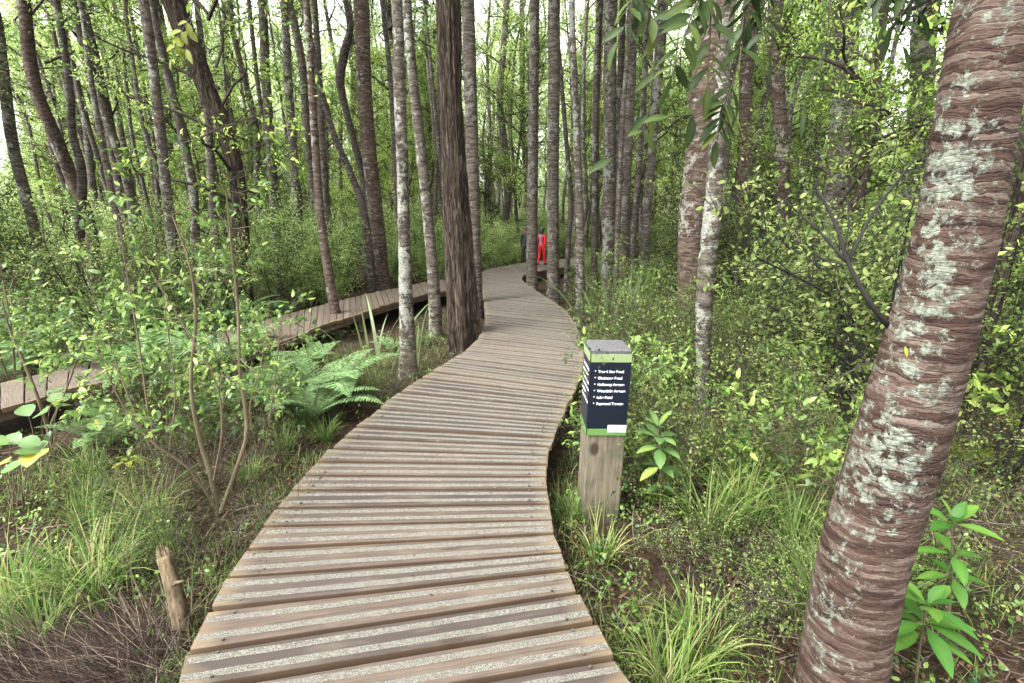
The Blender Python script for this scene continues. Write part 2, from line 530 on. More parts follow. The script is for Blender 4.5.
def deck_mat():
    m, nt, n, l = mat_new('deck_wood')
    uv = N_(nt, 'ShaderNodeUVMap', uv_map='UVMap').outputs[0]
    at = N_(nt, 'ShaderNodeAttribute', attribute_name='tint').outputs['Fac']
    sh = N_(nt, 'ShaderNodeCombineXYZ', {0: math_(nt, 'MULTIPLY', at, 91.0), 1: math_(nt, 'MULTIPLY', at, 37.0)}).outputs[0]
    v = N_(nt, 'ShaderNodeVectorMath', {0: uv, 1: sh}, operation='ADD').outputs[0]
    g = N_(nt, 'ShaderNodeMapping', {'Vector': v, 'Scale': (2.2, 60, 1)}).outputs[0]
    grain = noise(nt, g, 1.6, 8, .65, .4)
    blot = noise(nt, N_(nt, 'ShaderNodeMapping', {'Vector': v, 'Scale': (3, 14, 1)}).outputs[0], 1, 5, .6)
    base = ramp(nt, at, [(0, (.022, .0165, .0138)), (.35, (.045, .0335, .0265)), (.7, (.064, .046, .033)), (1, (.095, .074, .053))])
    col = mixc(nt, ramp(nt, grain, [(.35, (.8, .8, .8)), (.6, (0, 0, 0))]), base, (.022, .0175, .015))
    col = mixc(nt, ramp(nt, blot, [(.5, (0, 0, 0)), (.75, (.55, .55, .55))]), col, (.105, .086, .062))
    # cut faces and arrises show the warmer timber
    geo = nt.nodes.new('ShaderNodeNewGeometry')
    sx = N_(nt, 'ShaderNodeSeparateXYZ', {0: geo.outputs['True Normal']}).outputs[2]
    side = ramp(nt, sx, [(.2, (1, 1, 1)), (.45, (0, 0, 0))])
    col = mixc(nt, math_(nt, 'MULTIPLY', side, .75), col, (.07, .042, .022))
    kn = N_(nt, 'ShaderNodeTexVoronoi', {'Vector': N_(nt, 'ShaderNodeMapping', {'Vector': v, 'Scale': (1.6, 9, 1)}).outputs[0], 'Scale': 1.0})
    col = mixc(nt, ramp(nt, kn.outputs['Distance'], [(.05, (.85, .85, .85)), (.1, (0, 0, 0))]), col, (.022, .014, .01))
    ux = N_(nt, 'ShaderNodeSeparateXYZ', {0: uv}).outputs[0]
    endw = math_(nt, 'ADD', math_(nt, 'ABSOLUTE', math_(nt, 'SUBTRACT', ux, .75)), math_(nt, 'MULTIPLY', math_(nt, 'SUBTRACT', blot, .5), .25))
    col = mixc(nt, ramp(nt, endw, [(.64, (0, 0, 0)), (.78, (.6, .6, .6))]), col, (.13, .095, .052))
    finish(nt, col, .8, grain, .35, .006, .3)
    return m


def grip_mat():
    m, nt, n, l = mat_new('grip_grit')
    v = obj_coords(nt, rnd=False)
    f = noise(nt, v, 190, 3, .8)
    w = noise(nt, v, 30, 6, .7)
    col = ramp(nt, f, [(.36, (.032, .029, .025)), (.5, (.1, .096, .081)), (.64, (.185, .178, .153))])
    col = mixc(nt, ramp(nt, w, [(.5, (0, 0, 0)), (.7, (.6, .6, .6))]), col, (.06, .05, .042))
    finish(nt, col, .9, f, .9, .006, .2)
    return m


def post_mat():
    m, nt, n, l = mat_new('post_wood')
    v = obj_coords(nt, (1, 1, .06), rnd=False)
    g = noise(nt, v, 55, 6, .6, .8)
    v2 = obj_coords(nt, (1, 1, 1), rnd=False)
    st = noise(nt, v2, 7, 6, .65)
    col = ramp(nt, g, [(.32, (.055, .045, .03)), (.55, (.108, .092, .063)), (.72, (.15, .13, .093))])
    col = mixc(nt, ramp(nt, st, [(.48, (0, 0, 0)), (.7, (.75, .75, .75))]), col, (.04, .043, .026))
    kn = N_(nt, 'ShaderNodeTexVoronoi', {'Vector': obj_coords(nt, (5, 5, 3), rnd=False), 'Scale': 1.0})
    col = mixc(nt, ramp(nt, kn.outputs['Distance'], [(.1, (.9, .9, .9)), (.17, (0, 0, 0))]), col, (.022, .014, .009))
    zz = N_(nt, 'ShaderNodeSeparateXYZ', {0: v2}).outputs[2]
    col = mixc(nt, ramp(nt, math_(nt, 'ADD', zz, math_(nt, 'MULTIPLY', st, .3)), [(.12, (.8, .8, .8)), (.34, (0, 0, 0))]), col, (.03, .026, .016))
    finish(nt, col, .85, g, .35, .008, .2)
    return m


M['ground'] = ground_mat()
M['deck'] = deck_mat()
M['grip'] = grip_mat()
M['post'] = post_mat()
M['screw'] = simple('screw_heads', (.02, .016, .013), (.07, .06, .05), 40, .5, 1, .5, 0)
M['bearer'] = simple('bearer_timber', (.05, .035, .025), (.12, .085, .06), 9, .9, 1)
M['posttop'] = simple('post_end_grain', (.035, .035, .038), (.1, .098, .1), 90, .9, 1, .2, .6)
M['navy'] = simple('sign_navy', (.0022, .0045, .01), (.003, .006, .013), 3, .35, 1, .5, 0)
M['lime'] = simple('sign_pale_green', (.14, .185, .085), (.165, .21, .1), 5, .5, 1, .4, 0)
M['green'] = simple('sign_green', (.06, .13, .03), (.075, .155, .04), 5, .5, 1, .4, 0)
M['white'] = simple('sign_white', (.42, .42, .44), (.48, .48, .48), 4, .5, 1, .4, 0)
M['printgrey'] = simple('print_grey', (.1, .11, .16), (.12, .13, .18), 4, .5, 1, .4, 0)
M['red'] = simple('red_cloth', (.32, .008, .012), (.42, .018, .02), 12, .7, 1, .2, .3)
M['lilac'] = simple('lilac_cloth', (.12, .09, .14), (.2, .16, .2), 25, .8, 1, .2, .3)
M['darkcloth'] = simple('dark_cloth', (.012, .012, .018), (.03, .03, .04), 12, .8, 1, .2, .3)
M['skin'] = simple('skin', (.2, .115, .08), (.24, .14, .1), 6, .55, 1, .4, 0)
M['hair'] = simple('dark_hair', (.012, .01, .009), (.035, .028, .022), 40, .5, .2, .4, .3)
M['logwood'] = simple('pale_log', (.018, .013, .008), (.19, .145, .09), 34, .9, .12, .1, .9, 8)

# ------------------------------------------------------------------ world and sun
W = bpy.data.worlds.new('World')
SC.world = W
W.use_nodes = True
nt = W.node_tree
nt.nodes.clear()
SUN_EL, SUN_AZ = math.radians(56), math.radians(238)
sky = N_(nt, 'ShaderNodeTexSky', sky_type='NISHITA')
sky.sun_disc = False
sky.sun_elevation = SUN_EL
sky.sun_rotation = SUN_AZ
sky.dust_density = 4.0
hs = N_(nt, 'ShaderNodeHueSaturation', {'Saturation': .04, 'Color': sky.outputs[0]})
bg = N_(nt, 'ShaderNodeBackground', {'Color': hs.outputs[0], 'Strength': .15})
N_(nt, 'ShaderNodeOutputWorld', {0: bg.outputs[0]})
sun = bpy.data.lights.new('Sun', 'SUN')
sun.energy = 1.1
sun.angle = math.radians(25)
sun.color = (1, .96, .9)
so = bpy.data.objects.new('Sun', sun)
COL.objects.link(so)
# Nishita: rotation measured from +Y clockwise (towards +X)
dsun = Vector((math.sin(SUN_AZ) * math.cos(SUN_EL), math.cos(SUN_AZ) * math.cos(SUN_EL), math.sin(SUN_EL)))
so.rotation_euler = dsun.to_track_quat('Z', 'Y').to_euler()

vs = SC.view_settings
vs.view_transform = 'Standard'
vs.look = 'None'
vs.exposure = 2.8
vs.gamma = 1
SC.cycles.max_bounces = 8
SC.cycles.diffuse_bounces = 6
SC.cycles.glossy_bounces = 2
SC.cycles.transmission_bounces = 3
SC.cycles.use_adaptive_sampling = True
SC.cycles.adaptive_threshold = .02

# ------------------------------------------------------------------ ground
def gz(x, y):
    p = np.stack([np.asarray(x, float).ravel(), np.asarray(y, float).ravel(), np.zeros(np.size(x))], -1)
    z = -.33 + .22 * (fbm(p * .45, 3, 5) - .45) + .1 * (fbm(p * 2.1, 3, 9) - .45)
    r = np.hypot(p[:, 0], p[:, 1])
    z = z + np.clip((r - 18) / 60, 0, 1) * 1.2 * fbm(p * .05, 2, 3)
    return z


def gz1(x, y):
    return float(gz(np.array([x]), np.array([y]))[0])


def G(px, py):
    z = -.33
    for _ in range(4):
        p = atz(px, py, z)
        z = gz1(p[0], p[1])
    return np.array([p[0], p[1], z])


def axis_pts(a, b, fine, far):
    xs = list(np.arange(a, b, fine))
    lo, hi, s = a, b, fine
    while lo > -far:
        s *= 1.18; lo -= s; xs.insert(0, lo)
    s = fine
    while hi < far:
        s *= 1.18; hi += s; xs.append(hi)
    return np.array(xs)


gx = axis_pts(-5, 5, .07, 260)
gy = axis_pts(-1, 9, .07, 260)
X, Y = np.meshgrid(gx, gy)
mb = MB()
nx, ny = len(gx), len(gy)
i = np.arange(ny - 1)[:, None] * nx + np.arange(nx - 1)[None]
mb.add(np.stack([X.ravel(), Y.ravel(), gz(X, Y)], -1), [np.stack([i, i + 1, i + nx + 1, i + nx], -1).reshape(-1, 4)])
tag(mb.obj('ground', M['ground'], smooth=True), 'brown forest floor of soil and leaf litter', 'ground', kind='structure')

# ------------------------------------------------------------------ boardwalks
MAIN = [((189, 651), (577, 592)), ((210, 609), (567, 569)), ((229, 578), (560, 553)), ((249.5, 549), (553, 533.5)),
        ((264, 526.5), (551, 520)), ((278.5, 507), (548.5, 503)), ((293, 489), (547, 488)), ((305.5, 474.6), (546, 476)), ((319, 461), (546, 464)),
        ((331, 448), (547, 455)), ((343.6, 437), (550, 446)), ((400, 392), (566, 408)), ((440, 366), (578, 384)), ((470, 347), (584, 358)),
        ((483, 330), (581, 343)), ((485, 318), (577, 328)), ((484, 303), (566, 311)), ((481, 290), (549, 299)), ((480, 280), (532, 288)),
        ((481, 273), (523, 281)), ((488, 269.5), (522, 277)), ((510, 265), (527, 274)), ((530, 262), (545, 270)), ((560, 259), (575, 266)),
        ((590, 257), (612, 263.5))]
LEFT = [((-300, 440), (-330, 480)), ((-80, 402), (-90, 430)), ((0, 383), (0, 409)), ((90, 362), (85, 385)), ((200, 336), (200, 362)), ((290, 313), (290, 338)), ((325, 304), (322, 325)),
        ((350, 297.5), (350, 316.5)), ((380, 291), (385, 305)), ((420, 283), (425, 294)), ((455, 278), (457, 288)), ((468, 276), (476, 285))]
FAR = [((360, 247.2), (360, 252)), ((440, 246.6), (440, 251)), ((524, 246), (524, 250))]


def stations(px):
    return [(atz(*a), atz(*b)) for a, b in px]


def boardwalk(name, st, counts, label, zoff=0.0, pitch=.162, grip=True, cat='boardwalk', postsp=1.9, gapk=1.0, drop=.2):
    root = thing(name, label, cat)
    root['kind'] = 'structure'
    Ls = np.array([a for a, b in st]); Rs = np.array([b for a, b in st])
    both = np.hstack([Ls, Rs])
    # smooth both edges with one parameter
    mids = (Ls + Rs) / 2
    n = len(st)
    par = [0.0]
    for k in range(n - 1):
        c = counts[k] if counts and k < len(counts) and counts[k] else max(1, round(np.linalg.norm(mids[k + 1] - mids[k]) / pitch))
        par.append(par[-1] + c)
    par = np.array(par)
    q = np.vstack([2 * both[0] - both[1], both, 2 * both[-1] - both[-2]])
    pp = np.concatenate([[par[0] - (par[1] - par[0])], par, [par[-1] + par[-1] - par[-2]]])

    def ev(s):
        k = int(np.clip(np.searchsorted(par, s, side='right') - 1, 0, n - 2))
        h = par[k + 1] - par[k]
        u = (s - par[k]) / h
        m0 = (q[k + 2] - q[k]) / (pp[k + 2] - pp[k]) * h
        m1 = (q[k + 3] - q[k + 1]) / (pp[k + 3] - pp[k + 1]) * h
        r = (2 * u ** 3 - 3 * u ** 2 + 1) * q[k + 1] + (u ** 3 - 2 * u ** 2 + u) * m0 + (-2 * u ** 3 + 3 * u ** 2) * q[k + 2] + (u ** 3 - u ** 2) * m1
        return r[:3], r[3:]

    V = []; Fc = []; T = []; UV = []
    GV = []; GF = []
    th = .042
    NS = 6
    for b in range(int(par[-1])):
        la, ra = ev(b); lb, rb = ev(b + 1)
        u = unit((ra + rb) / 2 - (la + lb) / 2)
        la, lb = la - u * R.uniform(-.008, .012), lb - u * R.uniform(-.008, .012)
        ra, rb = ra + u * R.uniform(-.008, .012), rb + u * R.uniform(-.008, .012)
        wl, wr = np.linalg.norm(lb - la), np.linalg.norm(rb - ra)
        gl, gr = R.uniform(.01, .0165) * gapk, R.uniform(.008, .0135) * gapk
        ea, eb = unit(lb - la), unit(rb - ra)
        zt = zoff + R.normal(0, .0022)
        tl = R.normal(0, .0018)
        tn = R.uniform(0, 1) ** 1.2 * .8 + (R.uniform(0, .2)) if grip else R.uniform(.75, 1)
        bow = R.normal(0, .003)
        ch = .0045
        cs = lambda w, g: [(g, -th), (g, -ch), (g + ch, 0), (w - g - ch, 0), (w - g, -ch), (w - g, -th)]
        base = len(V)
        for s in range(NS + 1):
            f = s / NS
            w = wl * (1 - f) + wr * f
            g = gl * (1 - f) + gr * f
            p0 = la * (1 - f) + ra * f
            e = unit(ea * (1 - f) + eb * f)
            zz = zt + bow * (f - .5) ** 2 * 4
            wob = .0015 * math.sin(f * 9 + b * 1.7)
            for (a, z) in cs(w, g):
                p = p0 + e * (a + wob)
                V.append((p[0], p[1], zz + z + tl * (a - w / 2) / .075))
                T.append(tn)
                UV.append((f * 1.5, a))
        for s in range(NS):
            for c in range(5):
                a = base + s * 6 + c
                Fc.append((a, a + 6, a + 7, a + 1))
        Fc.append(tuple(base + c for c in range(6)))
        Fc.append(tuple(base + NS * 6 + c for c in range(5, -1, -1)))
        if grip:
            for fr in (.29, .71):
                gw = .0135 + R.uniform(-.0015, .0015)
                base = len(GV)
                n2 = 24
                e0, e1 = R.uniform(.0, .006), R.uniform(.994, 1.0)
                for s in range(n2 + 1):
                    f = e0 + (e1 - e0) * s / n2
                    w = wl * (1 - f) + wr * f
                    p0 = la * (1 - f) + ra * f
                    e = unit(ea * (1 - f) + eb * f)
                    zz = zt + bow * (f - .5) ** 2 * 4 + tl * (fr - .5) * w / .075
                    for a, z in ((-gw - R.uniform(0, .003), .0006), (-gw + .002, .0028), (gw - .002, .0028), (gw + R.uniform(0, .003), .0006)):
                        p = p0 + e * (fr * w + a)
                        GV.append((p[0], p[1], zz + z))
                for s in range(n2):
                    for c in range(3):
                        a = base + s * 4 + c
                        GF.append((a, a + 4, a + 5, a + 1))
    me = bpy.data.meshes.new('decking')
    me.from_pydata(V, [], Fc)
    at = me.attributes.new('tint', 'FLOAT', 'POINT')
    at.data.foreach_set('value', np.array(T, np.float32))
    uvl = me.uv_layers.new(name='UVMap')
    vi = np.zeros(len(me.loops), np.int32)
    me.loops.foreach_get('vertex_index', vi)
    uvl.data.foreach_set('uv', np.array(UV, np.float32)[vi].ravel())
    me.materials.append(M['deck'])
    me.update()
    link('decking', me, root)
    if grip:
        me = bpy.data.meshes.new('grip_strips')
        me.from_pydata(GV, [], GF)
        me.materials.append(M['grip'])
        link('grip_strips', me, root)
    SV = []; SF = []
    for b in range(min(int(par[-1]), 60)):
        la, ra = ev(b); lb, rb = ev(b + 1)
        for f in (.07, .93):
            for g in (.17, .83):
                p = (la * (1 - f) + ra * f) * (1 - g) + (lb * (1 - f) + rb * f) * g + R.normal(0, .003, 3) * [1, 1, 0]
                k0 = len(SV)
                for a in range(8):
                    SV.append((p[0] + .0055 * math.cos(a * .785), p[1] + .0055 * math.sin(a * .785), zoff + .0065))
                    SV.append((p[0] + .0055 * math.cos(a * .785), p[1] + .0055 * math.sin(a * .785), zoff - .004))
                SF.append(tuple(k0 + 2 * a for a in range(8)))
                for a in range(8): SF.append((k0 + 2 * a, k0 + 2 * a + 1, k0 + 2 * ((a + 1) % 8) + 1, k0 + 2 * ((a + 1) % 8)))
    me = bpy.data.meshes.new('screws'); me.from_pydata(SV, [], SF); me.materials.append(M['screw'])
    link('screws', me, root)
    # bearers under both edges and posts down to the ground
    ss = np.linspace(0, par[-1], int(par[-1] / 2) + 2)
    E = [ev(s) for s in ss]
    for k in (0, 1):
        mbb = MB()
        c = []
        for l, r in E:
            u = unit(r - l)
            c.append((l + u * .1) if k == 0 else (r - u * .1))
        c = np.array(c)
        tg = unit(np.gradient(c, axis=0))
        nn = np.stack([-tg[:, 1], tg[:, 0], 0 * tg[:, 0]], -1) * .025
        top = np.array([0, 0, zoff - .047]); bot = np.array([0, 0, zoff - drop])
        v = np.stack([c - nn + top, c + nn + top, c + nn + bot, c - nn + bot], 1).reshape(-1, 3)
        i = np.arange(len(c) - 1)[:, None] * 4
        j = np.arange(4)[None]
        mbb.add(v, [np.stack([i + j, i + 4 + j, i + 4 + (j + 1) % 4, i + (j + 1) % 4], -1).reshape(-1, 4)])
        mbb.obj('bearer', M['bearer'], root)
    d = np.concatenate([[0], np.cumsum([np.linalg.norm(E[a + 1][0] - E[a][0]) / 2 + np.linalg.norm(E[a + 1][1] - E[a][1]) / 2 for a in range(len(E) - 1)])])
    last = -9
    pm = None
    for a, (l, r) in enumerate(E):
        if d[a] - last < postsp: continue
        last = d[a]
        u = unit(r - l)
        for p in (l + u * .17, r - u * .17):
            if pm is None:
                b = MB()
                s = .05
                v = [(x, y, z) for z in (-.75, 0) for x, y in ((-s, -s), (s, -s), (s, s), (-s, s))]
                b.add(v, [np.array([(0, 1, 5, 4), (1, 2, 6, 5), (2, 3, 7, 6), (3, 0, 4, 7), (4, 5, 6, 7)])])
                pm = b.mesh('post', M['bearer'])
            link('post', pm, root, (p[0], p[1], zoff - .05)).rotation_euler = (0, 0, math.atan2(u[1], u[0]))
    return ev, par


st = stations(MAIN)
l0, r0 = st[0]
u0 = unit(r0 - l0)
bk = np.array([u0[1], -u0[0], 0])
pre = []
for k in range(11, 0, -1):
    pre.append((l0 + bk * .163 * k + u0 * .02 * k, r0 + bk * .163 * k + u0 * .02 * k))
mainst = pre + st
cnt = [1] * 11 + [1] * 10
ev_main, par_main = boardwalk('boardwalk', mainst, cnt, 'weathered timber boardwalk with sandy grip strips winding into the forest')
boardwalk('side_boardwalk', stations(LEFT), None, 'narrow plain timber boardwalk crossing behind the saplings to join the main one', -.006, .15, False, gapk=.35, drop=.13)
boardwalk('far_boardwalk', stations(FAR), None, 'far stretch of timber boardwalk beyond the trunks past the bend', .0, .16, False)

DECKPOLY = [a for a, b in MAIN[:23]] + [b for a, b in MAIN[:23]][::-1]
DECKPOLY = [(60, 760)] + DECKPOLY + [(660, 760)]
LPOLY1 = [(262, 320), (325, 304), (380, 291), (455, 279), (457, 288), (385, 305), (322, 325), (275, 343)]
LPOLY2 = [(-5, 384), (95, 361), (85, 386), (-5, 410)]


def inpoly(p, poly):
    x, y = p
    c = False
    j = len(poly) - 1
    for i in range(len(poly)):
        xi, yi = poly[i]; xj, yj = poly[j]
        if (yi > y) != (yj > y) and x < (xj - xi) * (y - yi) / (yj - yi) + xi:
            c = not c
        j = i
    return c


# deck centre lines in plan, to keep plants off the boards
CL = []
for s in np.arange(0, par_main[-1], 1.0):
    l, r = ev_main(s)
    CL.append((*((l + r) / 2)[:2], np.linalg.norm(r - l) / 2))
ls = stations(LEFT)
for k in range(len(ls) - 1):
    for f in np.linspace(0, 1, 8):
        l = ls[k][0] * (1 - f) + ls[k + 1][0] * f; r = ls[k][1] * (1 - f) + ls[k + 1][1] * f
        CL.append((*((l + r) / 2)[:2], np.linalg.norm(r - l) / 2))
CL = np.array(CL)


def deckdist(x, y):
    return (np.hypot(CL[:, 0] - x, CL[:, 1] - y) - CL[:, 2]).min()


POST_PX = (576, 328, 634, 524)
POST_Y = 2.9
PEOPLE_PX = (500, 212, 578, 288)


def blocks(x, y, r, h, z0, left=True):
    for f in (0, .25, .5, .75, 1):
        z = z0 + h * f
        for dx in (-r, 0, r):
            p = (x + dx, y, z)
            q = proj(p)
            if q is None: return True
            if z > 0 and inpoly(q, DECKPOLY): return True
            if z > 0 and left and (inpoly(q, LPOLY1) or inpoly(q, LPOLY2)): return True
            if y < POST_Y + .1 and POST_PX[0] < q[0] < POST_PX[2] and POST_PX[1] < q[1] < POST_PX[3]: return True
            if y < 14 and PEOPLE_PX[0] < q[0] < PEOPLE_PX[2] and PEOPLE_PX[1] < q[1] < PEOPLE_PX[3]: return True
            if h > .3 and y < 4.3 and 684 < q[0] < 726 and q[1] < 415: return True
            if h > .3 and y < 5.5 and 766 < q[0] < 792 and q[1] < 300: return True
            if h > .3 and y < 2.9 and q[0] < 120 and 385 < q[1] < 480: return True
    return False


# ------------------------------------------------------------------ traced trunks
def bark_disp(amp, band, seed):
    def f(p, t, th):
        q = p * np.array([9, 9, band])
        a = (fbm(q, 4, seed) - .47)
        b = (fbm(p * np.array([22, 22, band * 3.2]), 3, seed + 3) - .45)
        return amp * (a * 1.3 + b * .6)
    return f


def vor_cells(q, seed):
    f = np.floor(q).astype(np.int64)
    best = np.full(len(q), 9.0); sec = np.full(len(q), 9.0); val = np.zeros(len(q))
    for a in (-1, 0, 1):
        for b in (-1, 0, 1):
            for c in (-1, 0, 1):
                i, j, k = f[:, 0] + a, f[:, 1] + b, f[:, 2] + c
                o = np.stack([i + _hash(i, j, k, seed), j + _hash(i, j, k, seed + 1), k + _hash(i, j, k, seed + 2)], -1)
                d = np.linalg.norm(q - o, axis=1)
                nb = d < best
                sec = np.where(nb, best, np.minimum(sec, d))
                val = np.where(nb, _hash(i, j, k, seed + 3), val)
                best = np.where(nb, d, best)
    return val, sec - best


def plate_disp(amp, sc, zs, seed):
    def f(p, t, th):
        w = np.stack([fbm(p * 9, 3, seed), fbm(p * 9 + 31, 3, seed), fbm(p * 9 + 77, 3, seed)], -1) - .45
        q = (p + w * np.array([.16, .16, .04])) * np.array([sc, sc, sc * zs])
        v, e = vor_cells(q, seed)
        g = fbm(p * np.array([5, 5, 7]), 3, seed + 9) - .45
        fine = fbm(p * np.array([45, 45, 110]), 2, seed + 4) - .4
        return amp * ((v - .5) * .5 * np.clip(e / .18, 0, 1) + g * 1.1 + fine * .4 - .15)
    return f


def flute_disp(amp, k, seed):
    def f(p, t, th):
        lob = np.cos(th * k + 3 * fbm(p * .8, 2, seed)) + .6 * np.cos(th * 2 + 1)
        q = np.stack([np.cos(th) * 8, np.sin(th) * 8, p[:, 2] * 1.3], -1)
        g = fbm(q, 5, seed) - .47
        g = g - .5 * np.abs(fbm(q * 1.7 + 9, 3, seed + 5) - .45) + .03
        return amp * (lob * .45 * np.clip(1.1 - t * 2.5, .2, 1.2) + g * 1.6)
    return f


# a bushy crown shared by the tall trees --------------------------------------------------
def make_crown(seed, z0, z1, spread, nl, nsp, leaf, leafn, mats=('kanuka',), dead=4, lim=None):
    """limbs mesh and leaves mesh round an upright axis at the origin"""
    own = lim is None
    lim = MB() if own else lim
    mi = 0 if own else 1
    cr = MB()
    pos = []; drs = []; tint = []
    for k in range(nl):
        f = (k + R.uniform(0, 1)) / nl
        z = z0 + (z1 - z0) * f
        az = R.uniform(0, 2 * math.pi)
        ln = spread * (1 - .45 * f) * R.uniform(.45, 1.05)
        el = math.radians(R.uniform(15, 58))
        d = np.array([math.cos(az) * math.cos(el), math.sin(az) * math.cos(el), math.sin(el)])
        s = np.array([-math.sin(az), math.cos(az), 0])
        p0 = np.array([0, 0, z])
        pts = catmull([p0, p0 + d * ln * .4 + s * R.normal(0, .1) * ln, p0 + d * ln * .75 + s * R.normal(0, .16) * ln + np.array([0, 0, -.06 * ln]), p0 + d * ln + s * R.normal(0, .2) * ln], 9)
        r0 = .012 + .012 * ln
        tube(lim, pts, np.linspace(r0, .005, 9), 5, cap=False, mat=mi)
        tb = np.clip(R.normal(.5, .22), .05, .95)
        for c in range(max(2, int(nsp / nl))):
            q = pts[R.integers(3, 9)] + R.normal(size=3) * np.array([.28, .28, .16]) * (.5 + .25 * ln)
            pos.append(q); drs.append(d * .6 + R.normal(size=3) * .6 + np.array([0, 0, .25])); tint.append(np.clip(tb + R.normal(0, .12), 0, 1))
            j = pts[R.integers(3, 8)]
            segs(lim, [j], [q], .007, .003, mat=mi)
    for k in range(dead):
        z = R.uniform(z0 * .35, z0)
        az = R.uniform(0, 6.28); ln = R.uniform(.5, 1.6)
        d = np.array([math.cos(az), math.sin(az), R.uniform(-.1, .6)])
        p0 = np.array([0, 0, z])
        pts = catmull([p0, p0 + d * ln * .5 + R.normal(size=3) * .08, p0 + d * ln + R.normal(size=3) * .2], 6)
        tube(lim, pts, np.linspace(.014, .003, 6), 4, cap=False, mat=mi)
        segs(lim, pts[2:5], pts[2:5] + R.normal(size=(3, 3)) * .25, .005, .002, mat=mi)
    spray(cr, pos, drs, leafn, .42, leaf, leaf * .42, 'diamond', np.array(tint), .07)
    return (lim.mesh('limbs', M['bark_twig']) if own else None), cr.mesh('crown', M[mats[0]])


CROWNS = [make_crown(s, 0, 6.5, 2.2, 18, 150, .09, 22, dead=0) for s in range(3)]


def traced(name, cat, label, pts, mat, Y=None, base=None, top=10.5, disp=None, sides=20, ring=.06, flare=.25, crown=True, bands=None, group=None, low=.0):
    """a trunk through (px, py, width) rows, first the highest; base = (px, py) where it meets the ground"""
    bp = G(*base) if base is not None else None
    Yb = bp[1] if Y is None else Y
    P = []; Rr = []
    for (px, py, w, *dy) in pts:
        yy = Yb + (dy[0] if dy else 0)
        p = aty(px, py, yy)
        P.append(p); Rr.append(w * depth_of(p) / F_PX / 2 * math.hypot(F_PX, py - CY) / math.hypot(F_PX, py - CY, px - CX))
    P = np.array(P[::-1]); Rr = np.array(Rr[::-1])              # low to high
    if bp is None:
        bp = P[0].copy()
        d = P[1] - P[0]
        if d[2] > 0: bp = P[0] - d * ((P[0][2] - gz1(P[0][0], P[0][1])) / d[2])
        bp[2] = gz1(bp[0], bp[1])
    if P[0][2] > bp[2] + .05:
        P = np.vstack([bp, P]); Rr = np.concatenate([[Rr[0] * (1 + flare)], Rr])
    P = np.vstack([bp - np.array([0, 0, .25]), P]); Rr = np.concatenate([[Rr[0] * (1 + flare)], Rr])
    d = unit(P[-1] - P[-2])
    d = unit(d * np.array([.5, .5, 1]) + np.array([0, 0, .3]))
    if top > P[-1][2] + .5:
        hh = top - P[-1][2]
        P = np.vstack([P, P[-1] + d * hh * .5, P[-1] + unit(d + np.array([0, 0, .3])) * hh])
        Rr = np.concatenate([Rr, [Rr[-1] * .85, Rr[-1] * .5]])
    root = thing(name, label, cat, bp, 0, group)
    A = np.hstack([P - bp, Rr[:, None]])
    ln = np.linalg.norm(np.diff(P, axis=0), axis=1).sum()
    n = max(12, int(ln / ring))
    C = catmull(A, n)
    t = MB()
    rr = np.maximum(C[:, 3], .004)
    tube(t, C[:, :3], rr, sides, disp=disp)
    t.obj('trunk', M[mat], root, True)
    root['_path'] = 0
    del root['_path']
    if crown:
        k = R.integers(0, 3)
        tp = C[-1, :3] - np.array([0, 0, 4.2])
        ax = C[np.argmin(np.abs(C[:, 2] - tp[2])), :3]
        for nm, me in zip(('limbs', 'crown'), CROWNS[k]):
            o = link(nm, me, root, ax)
            o.rotation_euler = (0, 0, R.uniform(0, 6.28))
    return root, bp, C[:, :3], rr


TR = {}
# the big leaning trunk in front on the right
root, bp, C, rr = traced('leaning_tree', 'tree', 'thick lichen blotched trunk with flaking red brown bark leaning close beside the boardwalk',
    [(1030, -150, 80), (1014, -70, 82), (995, 0, 84), (976, 110, 87), (956, 228, 91), (927, 342, 95), (894, 456, 96), (860, 570, 90), (839, 683, 86)], 'bark_big', Y=1.32, top=9,
    disp=plate_disp(.007, 9, 6.0, 2), sides=170, ring=.0095, flare=.15)
TR['big'] = (root, bp, C, rr)
# dead twig fork growing from it
tw = MB()
def PY(px, py, Y): return aty(px, py, Y) - bp
tube(tw, catmull([PY(890, 328, 1.36), PY(868, 300, 1.36), PY(848, 262, 1.4), PY(836, 225, 1.45), PY(818, 190, 1.5)], 14), np.linspace(.0085, .004, 14), 6)
tube(tw, catmull([PY(848, 262, 1.4), PY(872, 215, 1.45), PY(900, 178, 1.5), PY(928, 142, 1.55)], 12), np.linspace(.0055, .0022, 12), 5)
tube(tw, catmull([PY(820, 232, 1.47), PY(790, 205, 1.55), PY(756, 172, 1.6)], 10), np.linspace(.0035, .0016, 10), 5)
tube(tw, catmull([PY(847, 262, 1.4), PY(820, 232, 1.47)], 5), np.linspace(.005, .0035, 5), 5)
tube(tw, catmull([PY(845, 250, 1.42), PY(849, 222, 1.44), PY(848, 195, 1.46)], 8), np.linspace(.003, .0014, 8), 5)
tw.obj('dead_branch', M['bark_black'], root, True)
mbl = MB()
leaves(mbl, [aty(905, 346, 1.19) - bp], [[.1, -.5, -1]], [[-.3, -1, .2]], [.03], [.009], 'fine', .8)
mbl.obj('stuck_leaf', M['yellow'], root)

